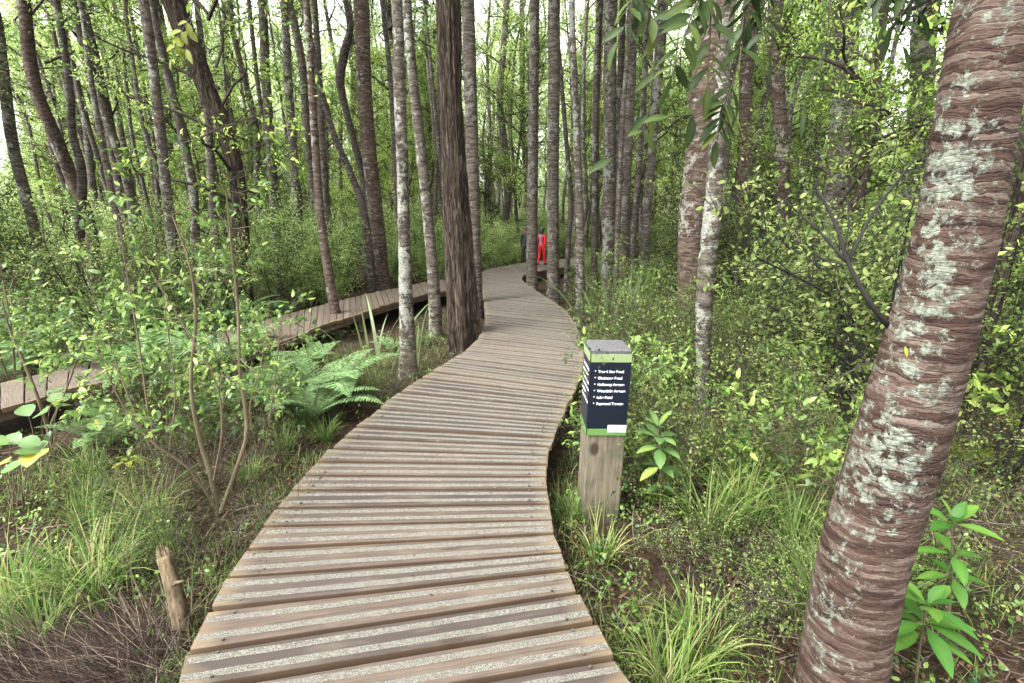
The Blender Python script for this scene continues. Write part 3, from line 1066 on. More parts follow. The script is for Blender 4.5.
bd = lambda a, b, s: bark_disp(a, b, s)
traced('dark_tree', 'tree', 'dark brown stringy barked double trunk standing tight against the boardwalk bend',
    [(449, 0, 21), (451, 80, 19), (455, 160, 20), (459, 230, 23), (463, 300, 28), (465, 345, 33)], 'bark_fibre', base=(465, 356), disp=flute_disp(.045, 5, 4), sides=110, ring=.025, flare=.3)
traced('dark_tree', 'tree', 'slim dark fibrous stem leaning against the stringy double trunk',
    [(440, 0, 9), (443, 60, 9), (446, 140, 10), (449, 230, 11), (454, 320, 13)], 'bark_fibre', base=(456, 347), disp=flute_disp(.012, 3, 9), sides=24, ring=.05, flare=.4, crown=False)
traced('ringed_tree', 'tree', 'straight ringed grey trunk directly behind the dark stringy trunk',
    [(468, 0, 13), (471, 110, 13), (474, 228, 13), (476, 300, 14)], 'bark_ring', base=(477, 318), disp=bd(.012, 26, 5), sides=24, flare=.15)
traced('lichen_tree', 'tree', 'pale lichen spotted trunk with strappy green blades at its foot',
    [(397, 0, 11), (399, 80, 12), (402, 150, 12), (404, 228, 12), (406, 300, 14), (408, 350, 17)], 'bark_lichen', base=(408, 378), disp=bd(.014, 20, 6), sides=28, ring=.04)
traced('lichen_tree', 'tree', 'lichen flecked trunk between the strappy blades and the dark stringy trunk',
    [(407, 0, 9), (413, 80, 10), (421, 150, 11), (429, 228, 11), (434, 290, 12)], 'bark_lichen', base=(436, 337), disp=bd(.012, 22, 7), sides=24)
traced('red_tree', 'tree', 'sturdy red brown trunk rising right behind the side boardwalk',
    [(361, 0, 15), (364, 80, 15), (369, 150, 15), (377, 228, 15), (381, 270, 16)], 'bark_red', base=(382, 292), disp=bd(.015, 20, 8), sides=28)
traced('bent_tree', 'tree', 'slender bent brown trunk with a whitish foot at the side boardwalk edge',
    [(306, 0, 7), (310, 60, 7.5), (315, 140, 8), (320, 210, 8.5), (328, 270, 9.5), (336, 315, 11)], 'bark_red', base=(339, 333), disp=bd(.008, 20, 9), sides=20)
traced('grey_tree', 'tree', 'slim grey trunk beyond the side boardwalk left of the bent brown one',
    [(284, 0, 8), (288, 80, 9), (293, 150, 9), (298, 228, 10), (302, 280, 10)], 'bark_grey', base=(304, 300), disp=bd(.01, 20, 10), sides=20)
root, bp, C, rr = traced('crooked_tree', 'tree', 'dark crooked stem snaking up beside the sturdy red brown trunk',
    [(345, 0, 5), (350, 28, 7), (344, 55, 9), (340, 80, 9), (345, 105, 7), (352, 135, 7), (360, 165, 7), (368, 205, 8), (374, 250, 9)], 'bark_dim', base=(378, 288), top=5, disp=bd(.008, 14, 11), sides=14, crown=False)
traced('crooked_tree', 'tree', 'thin curving dark stem arching away left of the sturdy red brown trunk',
    [(300, -10, 4), (318, 75, 6), (325, 105, 6), (336, 140, 6.5), (350, 172, 7), (362, 205, 8), (369, 250, 9)], 'bark_dim', base=(372, 300), top=2.5, disp=bd(.008, 14, 12), sides=14, crown=False)
# the leaning brown tree up left and the stems around it
traced('leaning_tree', 'tree', 'heavy dark brown trunk leaning left across the pale stems behind the tall sapling',
    [(150, -60, 22), (172, 0, 22), (192, 50, 22), (208, 92, 20), (224, 130, 19), (236, 172, 17), (241, 230, 17)], 'bark_fibre', base=(246, 320), top=5.5, disp=flute_disp(.02, 4, 14), sides=40, ring=.05)
traced('grey_tree', 'tree', 'lichen grey trunk just left of the heavy leaning brown trunk',
    [(143, 0, 11), (152, 60, 11), (160, 130, 11), (166, 185, 11), (172, 240, 12)], 'bark_lichen', base=(180, 330), disp=bd(.012, 20, 15), sides=22)
traced('pale_tree', 'tree', 'very thin pale trunk slanting through the dark fine foliage',
    [(80, 0, 5.5), (88, 60, 6), (100, 133, 6.5), (112, 195, 7), (122, 240, 7)], 'bark_grey', base=(134, 330), disp=bd(.007, 20, 16), sides=16)
traced('pale_tree', 'tree', 'grey lichen trunk at the sky gap leaning out over the broad leaved plant',
    [(-8, 0, 12), (2, 66, 13), (12, 140, 13), (24, 190, 13), (36, 235, 13)], 'bark_lichen', base=(62, 340), disp=bd(.012, 20, 17), sides=22)
traced('dark_tree', 'tree', 'short looking dark trunk among the shrubs under the fine dark foliage',
    [(66, 60, 8), (72, 130, 9), (82, 175, 10), (80, 230, 11)], 'bark_dim', base=(80, 330), disp=bd(.012, 12, 18), sides=16)
traced('grey_tree', 'tree', 'twin grey trunk showing behind the yellow climbing leaves',
    [(196, 0, 6), (203, 60, 7), (208, 120, 8), (212, 190, 9)], 'bark_grey', base=(220, 318), disp=bd(.01, 18, 19), sides=18)
traced('ringed_tree', 'tree', 'grey trunk in the gap between the leaning brown and the slim grey trunk',
    [(262, 0, 9), (266, 80, 9.5), (271, 150, 10), (276, 228, 10)], 'bark_ring', base=(280, 292), disp=bd(.01, 22, 20), sides=20)
# the pair that flanks the people
traced('ringed_tree', 'tree', 'straight ringed trunk at the deck edge just in front of the person in dark clothes',
    [(534.5, 0, 9.5), (534, 80, 10), (533, 160, 10.5), (532, 228, 11), (532, 270, 11)], 'bark_ring', base=(532, 292), disp=bd(.014, 26, 21), sides=24, flare=.2)
traced('ringed_tree', 'tree', 'thick ringed grey trunk standing just past the person in red',
    [(554, 0, 12), (554, 80, 12), (553, 160, 12), (553, 228, 12), (553, 275, 12.5)], 'bark_ring', base=(553, 303), disp=bd(.014, 26, 22), sides=24, flare=.2)
traced('thin_tree', 'tree', 'thin dark stem slanting between the two trunks right of the person in red',
    [(558, 40, 4), (562, 90, 4.5), (567, 150, 4.5), (571, 200, 5), (568, 250, 5)], 'bark_dim', base=(566, 292), top=5, disp=bd(.005, 14, 23), sides=12, crown=False)
traced('ringed_tree', 'tree', 'slim spotted trunk rising behind the signpost beside the deck curve',
    [(572, 0, 6), (574, 70, 7), (577, 140, 7), (580, 228, 8.5), (580, 290, 9)], 'bark_lichen', base=(580, 326), disp=bd(.01, 18, 24), sides=20)
# cluster right of the gap
for (a, b, c, w, mt, by, lab) in (
        (600, 597, 595, 7, 'bark_dim', 292, 'dark thin trunk on the outer side of the close trunk cluster'),
        (611, 611, 609, 13, 'bark_lichen', 300, 'lichen covered trunk broadest of the close trunk cluster'),
        (623, 621, 619, 7, 'bark_dim', 296, 'blackish crooked trunk squeezed inside the close trunk cluster'),
        (633, 627, 623, 11, 'bark_ring', 303, 'ringed brown trunk on the inner side of the close trunk cluster'),
        (662, 655, 646, 9, 'bark_grey', 298, 'grey trunk leaning gently between the cluster and the two big pale trunks'),
        (648, 641, 634, 6, 'bark_grey', 290, 'skinny grey trunk just behind the ringed brown one of the cluster')):
    traced('forest_tree', 'tree', lab, [(a, 0, w), (b + R.normal(0, 1), 110, w), (c, 228, w), (c - 1, 265, w)], mt, base=(c - 1, by), disp=bd(.012, 18, 30 + a % 9), sides=18)
traced('pale_tree', 'tree', 'broad pale red barked trunk leaning behind the lichen white one',
    [(722, 0, 26), (714, 50, 27), (706, 100, 28), (697, 180, 29), (691, 228, 26), (688, 290, 22)], 'bark_red', base=(686, 348), disp=bd(.022, 18, 41), sides=40, ring=.045)
traced('lichen_tree', 'tree', 'lichen whitened dark trunk standing in front of the broad pale red one',
    [(728, 0, 15), (722, 90, 16), (716, 160, 17), (711, 228, 18), (705, 290, 18), (703, 350, 15), (702, 395, 15)], 'bark_lichen', base=(702, 420), disp=bd(.02, 16, 42), sides=36, ring=.035)
traced('red_tree', 'tree', 'reddish trunk rising from the shrubs beyond the yellow green thicket',
    [(776, 0, 14), (778, 80, 14), (782, 160, 15), (784, 228, 15), (780, 290, 13)], 'bark_red', base=(777, 330), disp=bd(.012, 18, 43), sides=24)
traced('red_tree', 'tree', 'faint reddish trunk behind the white one and half hidden by leaves',
    [(747, 60, 13), (745, 150, 13), (742, 228, 14), (738, 270, 13)], 'bark_red', base=(736, 300), disp=bd(.012, 18, 44), sides=20)
traced('grey_tree', 'tree', 'big soft grey trunk fading behind the yellow green thicket under the sky gap',
    [(850, 0, 24), (846, 60, 24), (841, 120, 24), (836, 200, 24)], 'bark_grey', base=(826, 320), disp=bd(.015, 14, 45), sides=26)
traced('grey_tree', 'tree', 'tall grey brown trunk wrapped in leaves left of the big leaning lichen trunk',
    [(928, 0, 26), (922, 80, 26), (914, 180, 26)], 'bark_grey', base=(898, 345), disp=bd(.015, 14, 46), sides=26)
traced('dark_tree', 'tree', 'dark leaning stem showing just behind the big leaning lichen trunk',
    [(1040, 120, 18), (1018, 210, 18), (998, 290, 17), (986, 340, 16)], 'bark_fibre', base=(966, 430), disp=flute_disp(.012, 4, 47), sides=24, top=4)

# ------------------------------------------------------------------ scattered forest trees
def tree_template(name, seed, h, r, z0, spread, nl, nsp, leaf, leafn, bark, leafm, lean=0.0, dead=5):
    root = thing(name, 'x', 'tree')
    t = MB()
    n = 22
    zz = np.linspace(-.3, h, n)
    wob = np.stack([np.interp(zz, np.linspace(-.3, h, 6), R.normal(0, .13, 6)), np.interp(zz, np.linspace(-.3, h, 6), R.normal(0, .13, 6)), zz], -1)
    wob[:, 0] -= wob[2, 0]; wob[:, 1] -= wob[2, 1]
    wob[:, 0] += lean * zz
    rad = r * (1 - .62 * np.clip(zz / h, 0, 1)) + r * .35 * np.exp(-np.clip(zz, 0, 9) * 4)
    tube(t, catmull(np.hstack([wob, rad[:, None]]), 60)[:, :3], np.interp(np.linspace(0, 1, 60), np.linspace(0, 1, n), rad), 10, disp=bark_disp(r * .16, 9, seed))
    _, cr = make_crown(seed, z0, h, spread, nl, nsp, leaf, leafn, (leafm,), dead=dead, lim=t)
    t.obj('trunk', [M[bark], M['bark_twig']], root, True)
    link('crown', cr, root)
    return root


TT = [
    tree_template('forest_tree', 51, 13.5, .15, 4.2, 2.2, 26, 185, .09, 30, 'bark_ring', 'farleaf'),
    tree_template('forest_tree', 52, 12.0, .12, 3.4, 2.0, 26, 185, .09, 30, 'bark_grey', 'kanuka', .03),
    tree_template('forest_tree', 53, 14.5, .17, 5.2, 2.5, 26, 185, .09, 30, 'bark_red', 'farleaf', -.02),
    tree_template('forest_tree', 54, 11.0, .10, 2.8, 1.8, 24, 180, .085, 30, 'bark_lichen', 'kanuka', .05),
    tree_template('forest_tree', 55, 15.0, .14, 6.0, 2.2, 22, 160, .1, 28, 'bark_ring', 'farleaf', .0),
]
ST = [
    tree_template('slender_tree', 56, 12.5, .075, 6.5, 1.3, 12, 100, .09, 28, 'bark_ring', 'farleaf', .02, 4),
    tree_template('slender_tree', 57, 11.5, .06, 5.5, 1.2, 12, 100, .09, 28, 'bark_grey', 'kanuka', -.03, 5),
    tree_template('slender_tree', 58, 13.5, .085, 7.0, 1.4, 12, 100, .09, 28, 'bark_lichen', 'farleaf', .0, 4),
]
YT = [
    tree_template('young_tree', 61, 6.0, .05, 1.1, 1.5, 34, 520, .055, 34, 'bark_twig', 'kanuka', .04, 8),
    tree_template('young_tree', 62, 7.5, .065, 1.8, 1.9, 36, 560, .06, 34, 'bark_twig', 'kanuka', -.05, 8),
    tree_template('young_tree', 63, 5.0, .045, .8, 1.3, 30, 460, .055, 34, 'bark_twig', 'coprosma', .03, 6),
]
USED = set()


def put(tp, x, y, rz, sc, label, group, tilt=(0, 0), dz=0):
    z = gz1(x, y) + dz
    if tp.name not in USED:
        USED.add(tp.name)
        place(tp, (x, y, z), rz, sc, label, group, tilt)
        return tp
    return dup(tp, (x, y, z), rz, sc, label, group, tilt)


SPOTS = []


def free(x, y, d):
    return all((x - a) ** 2 + (y - b) ** 2 > max(d, e) ** 2 for a, b, e in SPOTS)


for o in list(COL.objects):
    if o.get('category') == 'tree' and o.name.split('.')[0] not in ('young_tree',) and o not in TT and o not in ST:
        SPOTS.append((o.location.x, o.location.y, .5))

n = tries = 0
while n < 170 and tries < 14000:
    tries += 1
    y = 8 + 38 * R.uniform() ** 1.05
    x = R.uniform(-1, 1) * (y * 1.12 + 2)
    if y < 13 and abs(x) < 7 and x > -4.5 and R.uniform() < .5: continue
    if deckdist(x, y) < .7 or not free(x, y, .95): continue
    q = proj((x, y, 0))
    if q is None: continue
    if y < 15 and 486 < q[0] < 528: continue
    if y < 16 and 528 < q[0] < 560: continue
    if blocks(x, y, .12, 2.5, 0, False): continue
    # the two sky gaps stay thin
    if (q[0] < 60 and y > 10) or 850 < q[0] < 918: continue
    if (q[0] < 90 or 770 < q[0] < 935) and R.uniform() < .5: continue
    side = 'left' if q[0] < 440 else ('centre' if q[0] < 690 else 'right')
    dist = 'far' if y > 24 else 'mid'
    lab, grp = {
        ('left', 'mid'): ('slim tall trunk in the wood beyond the side boardwalk', 'trees beyond the side boardwalk'),
        ('left', 'far'): ('distant thin trunk deep in the wood beyond the side boardwalk', 'distant trees beyond the side boardwalk'),
        ('centre', 'mid'): ('slim straight trunk in the wood around the boardwalk bend', 'trees around the boardwalk bend'),
        ('centre', 'far'): ('distant thin trunk deep in the wood past the bend and the people', 'distant trees past the boardwalk bend'),
        ('right', 'mid'): ('slim trunk in the wood beyond the thicket on the signpost side', 'trees beyond the signpost side thicket'),
        ('right', 'far'): ('distant thin trunk deep in the wood beyond the signpost side thicket', 'distant trees beyond the signpost side thicket')}[(side, dist)]
    put(TT[R.integers(0, 5)], x, y, R.uniform(0, 6.28), R.uniform(.6, 1.1), lab, grp, (R.normal(0, .025), R.normal(0, .025)))
    SPOTS.append((x, y, .6)); n += 1

n = tries = 0
while n < 125 and tries < 16000:
    tries += 1
    y = R.uniform(7.5, 30)
    x = R.uniform(-1, 1) * (y * 1.1 + 1)
    q = proj((x, y, 0))
    if q is None or deckdist(x, y) < .5 or not free(x, y, .45): continue
    if y < 16 and 486 < q[0] < 560: continue
    if y < 11 and (q[0] > 640 or q[0] < 100): continue
    if blocks(x, y, .08, 2.5, 0, False): continue
    if (q[0] < 60 and y > 10) or 850 < q[0] < 918: continue
    side = 'left' if q[0] < 440 else ('centre' if q[0] < 690 else 'right')
    lab, grp = {'left': ('very slender pale trunk among the trees beyond the side boardwalk', 'very slender trunks beyond the side boardwalk'),
                'centre': ('very slender pale trunk among the trees past the boardwalk bend', 'very slender trunks past the boardwalk bend'),
                'right': ('very slender pale trunk among the trees beyond the signpost side shrubs', 'very slender trunks beyond the signpost side shrubs')}[side]
    put(ST[R.integers(0, 3)], x, y, R.uniform(0, 6.28), R.uniform(.75, 1.1), lab, grp, (R.normal(0, .03), R.normal(0, .03)))
    SPOTS.append((x, y, .3)); n += 1

n = tries = 0
while n < 62 and tries < 6000:
    tries += 1
    y = R.uniform(5.5, 30)
    x = R.uniform(-1, 1) * (y * 1.1 + 1)
    if R.uniform() < .35: x = -abs(x)
    q = proj((x, y, 0))
    if q is None or deckdist(x, y) < 1.0 or not free(x, y, .9): continue
    if blocks(x, y, .8, 4, 0, True): continue
    if 440 < q[0] < 600 and y < 17: continue
    if (q[0] < 70 and y > 9) or 845 < q[0] < 925: continue
    if y < 8 and 560 < q[0] < 760: continue
    side = 'left' if x < 0 else 'right'
    lab, grp = {'left': ('young fine leaved tree with thin twiggy stem on the side boardwalk flank', 'young trees on the side boardwalk flank'),
                'right': ('young fine leaved tree with thin twiggy stem on the signpost flank', 'young trees on the signpost flank')}[side]
    put(YT[R.integers(0, 3)], x, y, R.uniform(0, 6.28), R.uniform(.75, 1.15), lab, grp, (R.normal(0, .05), R.normal(0, .05)))
    SPOTS.append((x, y, .7)); n += 1

# far wood that closes the view: one mass of leaf clumps
fw = MB()
pos = []; 
nC = 15000
a = R.uniform(-1.02, 1.02, nC)
rad = R.uniform(42, 66, nC)
z = R.uniform(0, 1, nC) ** 1.15 * 23
hmax = 11 + 8 * fbm(np.stack([a * 9, a * 0, a * 0], -1), 3, 77)
hmax = hmax - 13 * np.exp(-((a + .8) / .09) ** 2) - 11 * np.exp(-((a - .66) / .055) ** 2)
z = np.where(z > hmax, R.uniform(0, 1, nC) * hmax, z)
P = np.stack([np.sin(a) * rad, np.cos(a) * rad, z], -1)
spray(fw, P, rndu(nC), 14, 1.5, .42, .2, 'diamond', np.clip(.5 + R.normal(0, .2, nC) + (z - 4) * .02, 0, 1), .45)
tag(fw.obj('far_woodland', M['woodleaf_sunlit']), 'mass of bright green leaves closing the view far behind the trunks', 'woodland', kind='stuff')

exec_after = []
# ------------------------------------------------------------------ understorey plants
def shrub_template(name, cat, nst, h, spread, nbr, leafn, leaf, wid, prof, leafm, stem='bark_twig', r=.012, tl=.3, twig=True, jit=.03, up=.7, curl=.2, lowf=.25):
    root = thing(name, 'x', cat)
    s = MB(); lf = MB()
    pos = []; drs = []; ti = []
    for k in range(nst):
        az = R.uniform(0, 6.28)
        hh = h * R.uniform(.65, 1.05)
        o = np.array([math.cos(az), math.sin(az), 0])
        b = o * R.uniform(0, .08)
        pts = catmull([b - np.array([0, 0, .08]), b + o * spread * .22 + np.array([0, 0, hh * .38]), b + o * spread * .5 * R.uniform(.5, 1.2) + np.array([0, 0, hh * .75]) + R.normal(size=3) * .05,
                       b + o * spread * .7 * R.uniform(.4, 1.3) + np.array([0, 0, hh])], 14)
        tube(s, pts, np.linspace(r * R.uniform(.7, 1.2), r * .22, 14), 6, cap=False)
        for c in range(nbr):
            f = R.uniform(lowf, 1)
            p = pts[min(13, int(f * 13.9))]
            d = unit(o * R.uniform(-.2, .6) + R.normal(size=3) * .75 + np.array([0, 0, .35]))
            ln = spread * R.uniform(.15, .55) * (1.15 - .5 * f)
            e = p + d * ln
            segs(s, [p, (p + e) / 2 + R.normal(size=3) * .015], [(p + e) / 2, e], [r * .3, r * .2], [r * .2, r * .12])
            m = 1 + int(ln / .22)
            tb = np.clip(R.normal(.5, .2), 0, 1)
            for q in range(m):
                a = p + (e - p) * (.35 + .65 * (q + 1) / m)
                dd = unit(d * .6 + R.normal(size=3) * .6 + np.array([0, 0, .1]))
                pos.append(a); drs.append(dd); ti.append(np.clip(tb + R.normal(0, .1), 0, 1))
    pos = np.array(pos); drs = np.array(drs)
    if twig: segs(s, pos, pos + drs * tl * .9, r * .2, r * .09)
    spray(lf, pos, drs, leafn, tl, leaf, wid, prof, np.array(ti), jit, up, curl=curl)
    s.obj('stems', M[stem], root, True)
    lf.obj('foliage', M[leafm], root)
    return root


def fern_template(name, nf, L, leafm='fern'):
    root = thing(name, 'x', 'fern')
    st_ = MB()
    for k in range(nf):
        lf = MB()
        az = 2 * math.pi * k / nf + R.normal(0, .25)
        ln = L * R.uniform(.75, 1.1)
        n = 34
        t = np.linspace(0, 1, n)
        ang = math.radians(R.uniform(18, 38)) + 1.35 * t ** 1.4
        hx = np.concatenate([[0], np.cumsum(np.sin(ang[:-1]) * ln / (n - 1))]); hz = np.concatenate([[0], np.cumsum(np.cos(ang[:-1]) * ln / (n - 1))])
        o = np.array([math.cos(az), math.sin(az), 0]); sd = np.array([-math.sin(az), math.cos(az), 0])
        pts = o * hx[:, None] + np.array([0, 0, 1.0]) * hz[:, None]
        T = unit(np.gradient(pts, axis=0))
        nrm = np.cross(T, sd)
        nrm = nrm * np.sign(nrm[:, 2:3] + 1e-6)
        tube(lf, pts, np.linspace(.006, .0015, n), 4, .2, cap=False)
        for sg in (-1, 1):
            i = np.arange(5, n)
            pl = ln * .2 * np.sin(np.clip((t[i] - .08) / .92, 0, 1) ** .7 * math.pi) * .95 + .012
            D = sd * sg + T[i] * .45 - np.array([0, 0, .12])
            # each pinna is itself toothed: three overlapping leaflets along it
            for f0 in (0, .33, .62):
                P = pts[i] + unit(D) * (pl * f0)[:, None]
                leaves(lf, P, D + R.normal(size=D.shape) * .06, nrm[i] + R.normal(size=D.shape) * .1, pl * (.55 - .25 * f0), ln * .024 * (1.15 - f0 * .6), 'hex', np.clip(R.normal(.5, .14, len(i)), 0, 1), .1)
        lf.obj('frond', M[leafm], root)
    return root


def sedge_mb(n, L, w, spread=.06, green=.5):
    m = MB()
    P = np.stack([R.normal(0, spread, n), R.normal(0, spread, n), np.full(n, -.02)], -1)
    az = np.arctan2(P[:, 1], P[:, 0]) + R.normal(0, .7, n)
    ti = np.clip(R.normal(green, .2, n), 0, 1)
    dead = R.uniform(size=n) < .09
    ti[dead] = 1
    blades(m, P, az, L * R.uniform(.45, 1.1, n), w * R.uniform(.6, 1.2, n), np.abs(R.normal(.25, .2, n)), R.uniform(.5, 2.0, n), 6, ti)
    return m


def sedge_template(n, L, w, spread=.06, green=.5):
    root = thing('sedge_tuft', 'x', 'sedge')
    sedge_mb(n, L, w, spread, green).obj('blades', M['sedge'], root)
    sd = MB()                                                       # a few seed stalks
    k = 5
    P = np.stack([R.normal(0, spread * .6, k), R.normal(0, spread * .6, k), np.zeros(k)], -1)
    az = R.uniform(0, 6.28, k)
    blades(sd, P, az, L * R.uniform(.9, 1.25, k), w * .45, R.uniform(.1, .4, k), R.uniform(.2, .9, k), 6, R.uniform(.8, 1, k))
    sd.obj('seed_stalks', M['sedge'], root)
    return root


SH = {
    'cop': [shrub_template('small_leaved_shrub', 'shrub', 5, 2.2, 1.3, 30, 15, .042, .023, 'hex', 'coprosma', stem='bark_black', r=.017, tl=.3, jit=.045) for _ in range(2)],
    'cop_low': [shrub_template('small_leaved_shrub', 'shrub', 7, 1.0, .9, 22, 20, .026, .014, 'hex', 'coprosma', r=.008, tl=.2, jit=.03) for _ in range(2)],
    'broad': [shrub_template('broad_leaved_sapling', 'sapling', 3, 2.0, .95, 18, 6, .07, .028, 'hex', 'broad', 'stem_tan', r=.012, tl=.22, jit=.015, up=1.0, curl=.3) for _ in range(2)],
    'broad_low': [shrub_template('broad_leaved_sapling', 'sapling', 4, .85, .6, 16, 7, .07, .03, 'hex', 'broad', 'stem_tan', r=.007, tl=.16, jit=.012, up=1.0, curl=.3) for _ in range(2)],
    'tangle': [shrub_template('twiggy_undershrub', 'shrub', 9, .55, .75, 18, 14, .014, .007, 'diamond', 'olive', r=.005, tl=.2, jit=.03, lowf=.1) for _ in range(3)],
    'thick': [shrub_template('leafy_thicket_bush', 'bush', 8, 2.2, 1.6, 30, 20, .05, .026, 'hex', 'farleaf', r=.014, tl=.32, jit=.06) for _ in range(2)],
    'fern': [fern_template('ground_fern', 9, .75), fern_template('ground_fern', 7, .6)],
    'sedge': [sedge_template(150, .5, .0075), sedge_template(110, .42, .0065, .05, .4), sedge_template(130, .45, .007, .07, .62)],
}


def zone_label(kind, x, y):
    side = 'side boardwalk flank' if x < 0 else 'signpost flank'
    d = 'near the front' if y < 4.5 else ('midway back' if y < 10 else 'far back')
    t = {'cop': ('tall twiggy shrub of tiny yellowish leaves', 'tall tiny leaved shrubs'),
         'cop_low': ('low twiggy shrub of tiny yellowish leaves', 'low tiny leaved shrubs'),
         'broad': ('tall sapling with bright broad leaves', 'tall broad leaved saplings'),
         'broad_low': ('low seedling with bright broad leaves', 'low broad leaved seedlings'),
         'tangle': ('low tangle of brown twigs with olive specks', 'twiggy undershrubs'),
         'thick': ('leafy bright green thicket bush', 'leafy thicket bushes'),
         'fern': ('pale green fern with arching fronds', 'pale green ferns'),
         'sedge': ('loose tuft of thin green sedge', 'sedge tufts')}[kind]
    return f'{t[0]} {d} on the {side}', f'{t[1]} {d} on the {side}'


def scatter(kind, n, region, rad, hgt, smin=.75, smax=1.2, gap=.35, dd=.1, left=True):
    c = t = 0
    while c < n and t < n * 60:
        t += 1
        x, y = region()
        q = proj((x, y, 0))
        if q is None or not (-160 < q[0] < 1190): continue
        sc = R.uniform(smin, smax)
        if deckdist(x, y) < rad * sc * .75 + dd: continue
        if not free(x, y, gap): continue
        if blocks(x, y, rad * sc * .9, hgt * sc, 0, left): continue
        lab, grp = zone_label(kind, x, y)
        tp = SH[kind][R.integers(0, len(SH[kind]))]
        put(tp, x, y, R.uniform(0, 6.28), sc, lab, grp, (R.normal(0, .06), R.normal(0, .06)))
        SPOTS.append((x, y, gap * .8)); c += 1


def box(x0, x1, y0, y1): return lambda: (R.uniform(x0, x1), R.uniform(y0, y1))


def fan(s0, s1, y0, y1, p=1.0):
    def f():
        y = y0 + (y1 - y0) * R.uniform() ** p
        return R.uniform(s0, s1) * y, y
    return f


for (px, py, r_) in ((917, 690, .3), (950, 632, .25), (660, 520, .25), (128, 490, .2), (45, 462, .35), (18, 512, .3), (378, 372, .35), (416, 372, .2), (606, 338, .4), (628, 330, .4), (220, 515, .3),
                     (150, 470, .25), (262, 470, .25), (52, 450, .3), (722, 598, .42), (186, 640, .3), (95, 668, .45), (600, 523, .3), (165, 610, .3), (60, 640, .3)):
    p = G(px, py)
    SPOTS.append((p[0], p[1], r_))
# right-hand thicket
scatter('cop', 8, fan(.6, 1.15, 3.0, 6.5), .75, 2.1, .8, 1.15, .8)
scatter('cop', 9, fan(.3, 1.1, 6, 12), .75, 2.1, .8, 1.2, .9)
scatter('cop_low', 7, fan(.3, 1.1, 2.4, 7), .5, .9, .6, 1.1, .35)
scatter('broad', 16, fan(.15, 1.1, 6, 14), .55, 1.9, .6, 1.0, .5)
scatter('thick', 20, fan(.12, 1.1, 9, 22), .9, 2.0, .5, 1.0, .4)
scatter('thick', 18, fan(-.1, .2, 14, 26), .9, 2.0, .4, .8, .3)
scatter('thick', 34, fan(-.6, .1, 9.5, 26), .9, 2.0, .3, .7, .25)
# left
scatter('broad', 7, fan(-1.15, -.35, 4.6, 9), .5, 1.9, .65, 1.1, .5)
scatter('cop', 8, fan(-1.15, -.3, 4.5, 11), .7, 2.0, .6, 1.0, .6)
scatter('broad_low', 12, fan(-1.1, -.3, 3.2, 9), .35, .7, .7, 1.2, .3)
scatter('fern', 12, fan(-1.15, -.75, 4.6, 7.5), .5, .4, .9, 1.4, .4)
scatter('fern', 9, fan(-1.15, -.4, 3.4, 9), .5, .4, .8, 1.3, .4)
scatter('thick', 28, fan(-1.1, -.15, 9, 24), .9, 2.0, .5, 1.0, .4)
for (px, py, k, sc) in ((105, 402, 'fern', 1.2), (135, 392, 'fern', 1.25), (165, 385, 'fern', 1.3), (200, 380, 'fern', 1.2), (232, 368, 'fern', 1.2), (262, 352, 'fern', 1.0), (120, 352, 'fern', 1.3), (60, 362, 'fern', 1.3), (180, 342, 'fern', 1.3), (20, 372, 'fern', 1.2), (232, 332, 'fern', 1.2),
                        (300, 425, 'sedge', .7), (335, 405, 'sedge', .75), (372, 392, 'sedge', .7), (325, 440, 'sedge', .55), (285, 450, 'sedge', .8), (350, 372, 'sedge', .8), (300, 395, 'broad_low', .6), (345, 385, 'broad_low', .5), (270, 430, 'broad_low', .6), (318, 362, 'fern', .55), (340, 338, 'fern', .5), (574, 303, 'broad', .42), (590, 300, 'broad', .5), (606, 298, 'broad', .55), (625, 300, 'broad', .5), (645, 296, 'thick', .4), (598, 288, 'thick', .45), (660, 310, 'broad', .5), (390, 352, 'fern', .6), (425, 345, 'sedge', .7), (330, 420, 'tangle', .6), (290, 410, 'tangle', .7), (108, 448, 'fern', .7), (300, 372, 'fern', .75), (112, 385, 'broad', .6), (60, 345, 'broad', .8), (150, 338, 'broad', .8), (215, 325, 'broad', .7)):
    p = G(px, py)
    lab, grp = zone_label(k, p[0], p[1])
    put(SH[k][R.integers(0, 2)], p[0], p[1], R.uniform(0, 6.28), sc * R.uniform(.9, 1.1), lab, grp, (R.normal(0, .06), R.normal(0, .06)))
    SPOTS.append((p[0], p[1], .3))
# low cover on both sides
scatter('tangle', 30, fan(-1.1, -.25, 2.0, 6.5), .4, .5, .7, 1.2, .3)
scatter('tangle', 16, fan(.2, 1.1, 2.4, 7), .4, .5, .7, 1.2, .3)
scatter('broad_low', 22, fan(.15, 1.0, 2.6, 9), .35, .7, .6, 1.0, .3)
scatter('broad', 9, fan(.35, 1.1, 3.6, 7.5), .55, 1.9, .5, .9, .5)
scatter('sedge', 9, fan(-1.1, -.2, 1.8, 5.5), .25, .3, .7, 1.15, .22, .0)
scatter('sedge', 26, fan(.2, .9, 1.8, 6), .25, .3, .7, 1.15, .22, .0)
scatter('fern', 6, fan(.3, 1.0, 4, 9), .5, .4, .7, 1.1, .4)

# ------------------------------------------------------------------ signpost
pb = G(600, 523)
pd = depth_of(pb)
pw = 36.5 * pd / F_PX
ptop = aty(603, 351, pb[1])[2] - pb[2]
PS = pw / 2
pb[1] += PS
sp = thing('signpost', 'square timber signpost with navy direction panel and pale green bands beside the boardwalk', 'signpost', pb, math.radians(-1.5))
sp.rotation_euler = (math.radians(-1.0), math.radians(.8), math.radians(1.0))


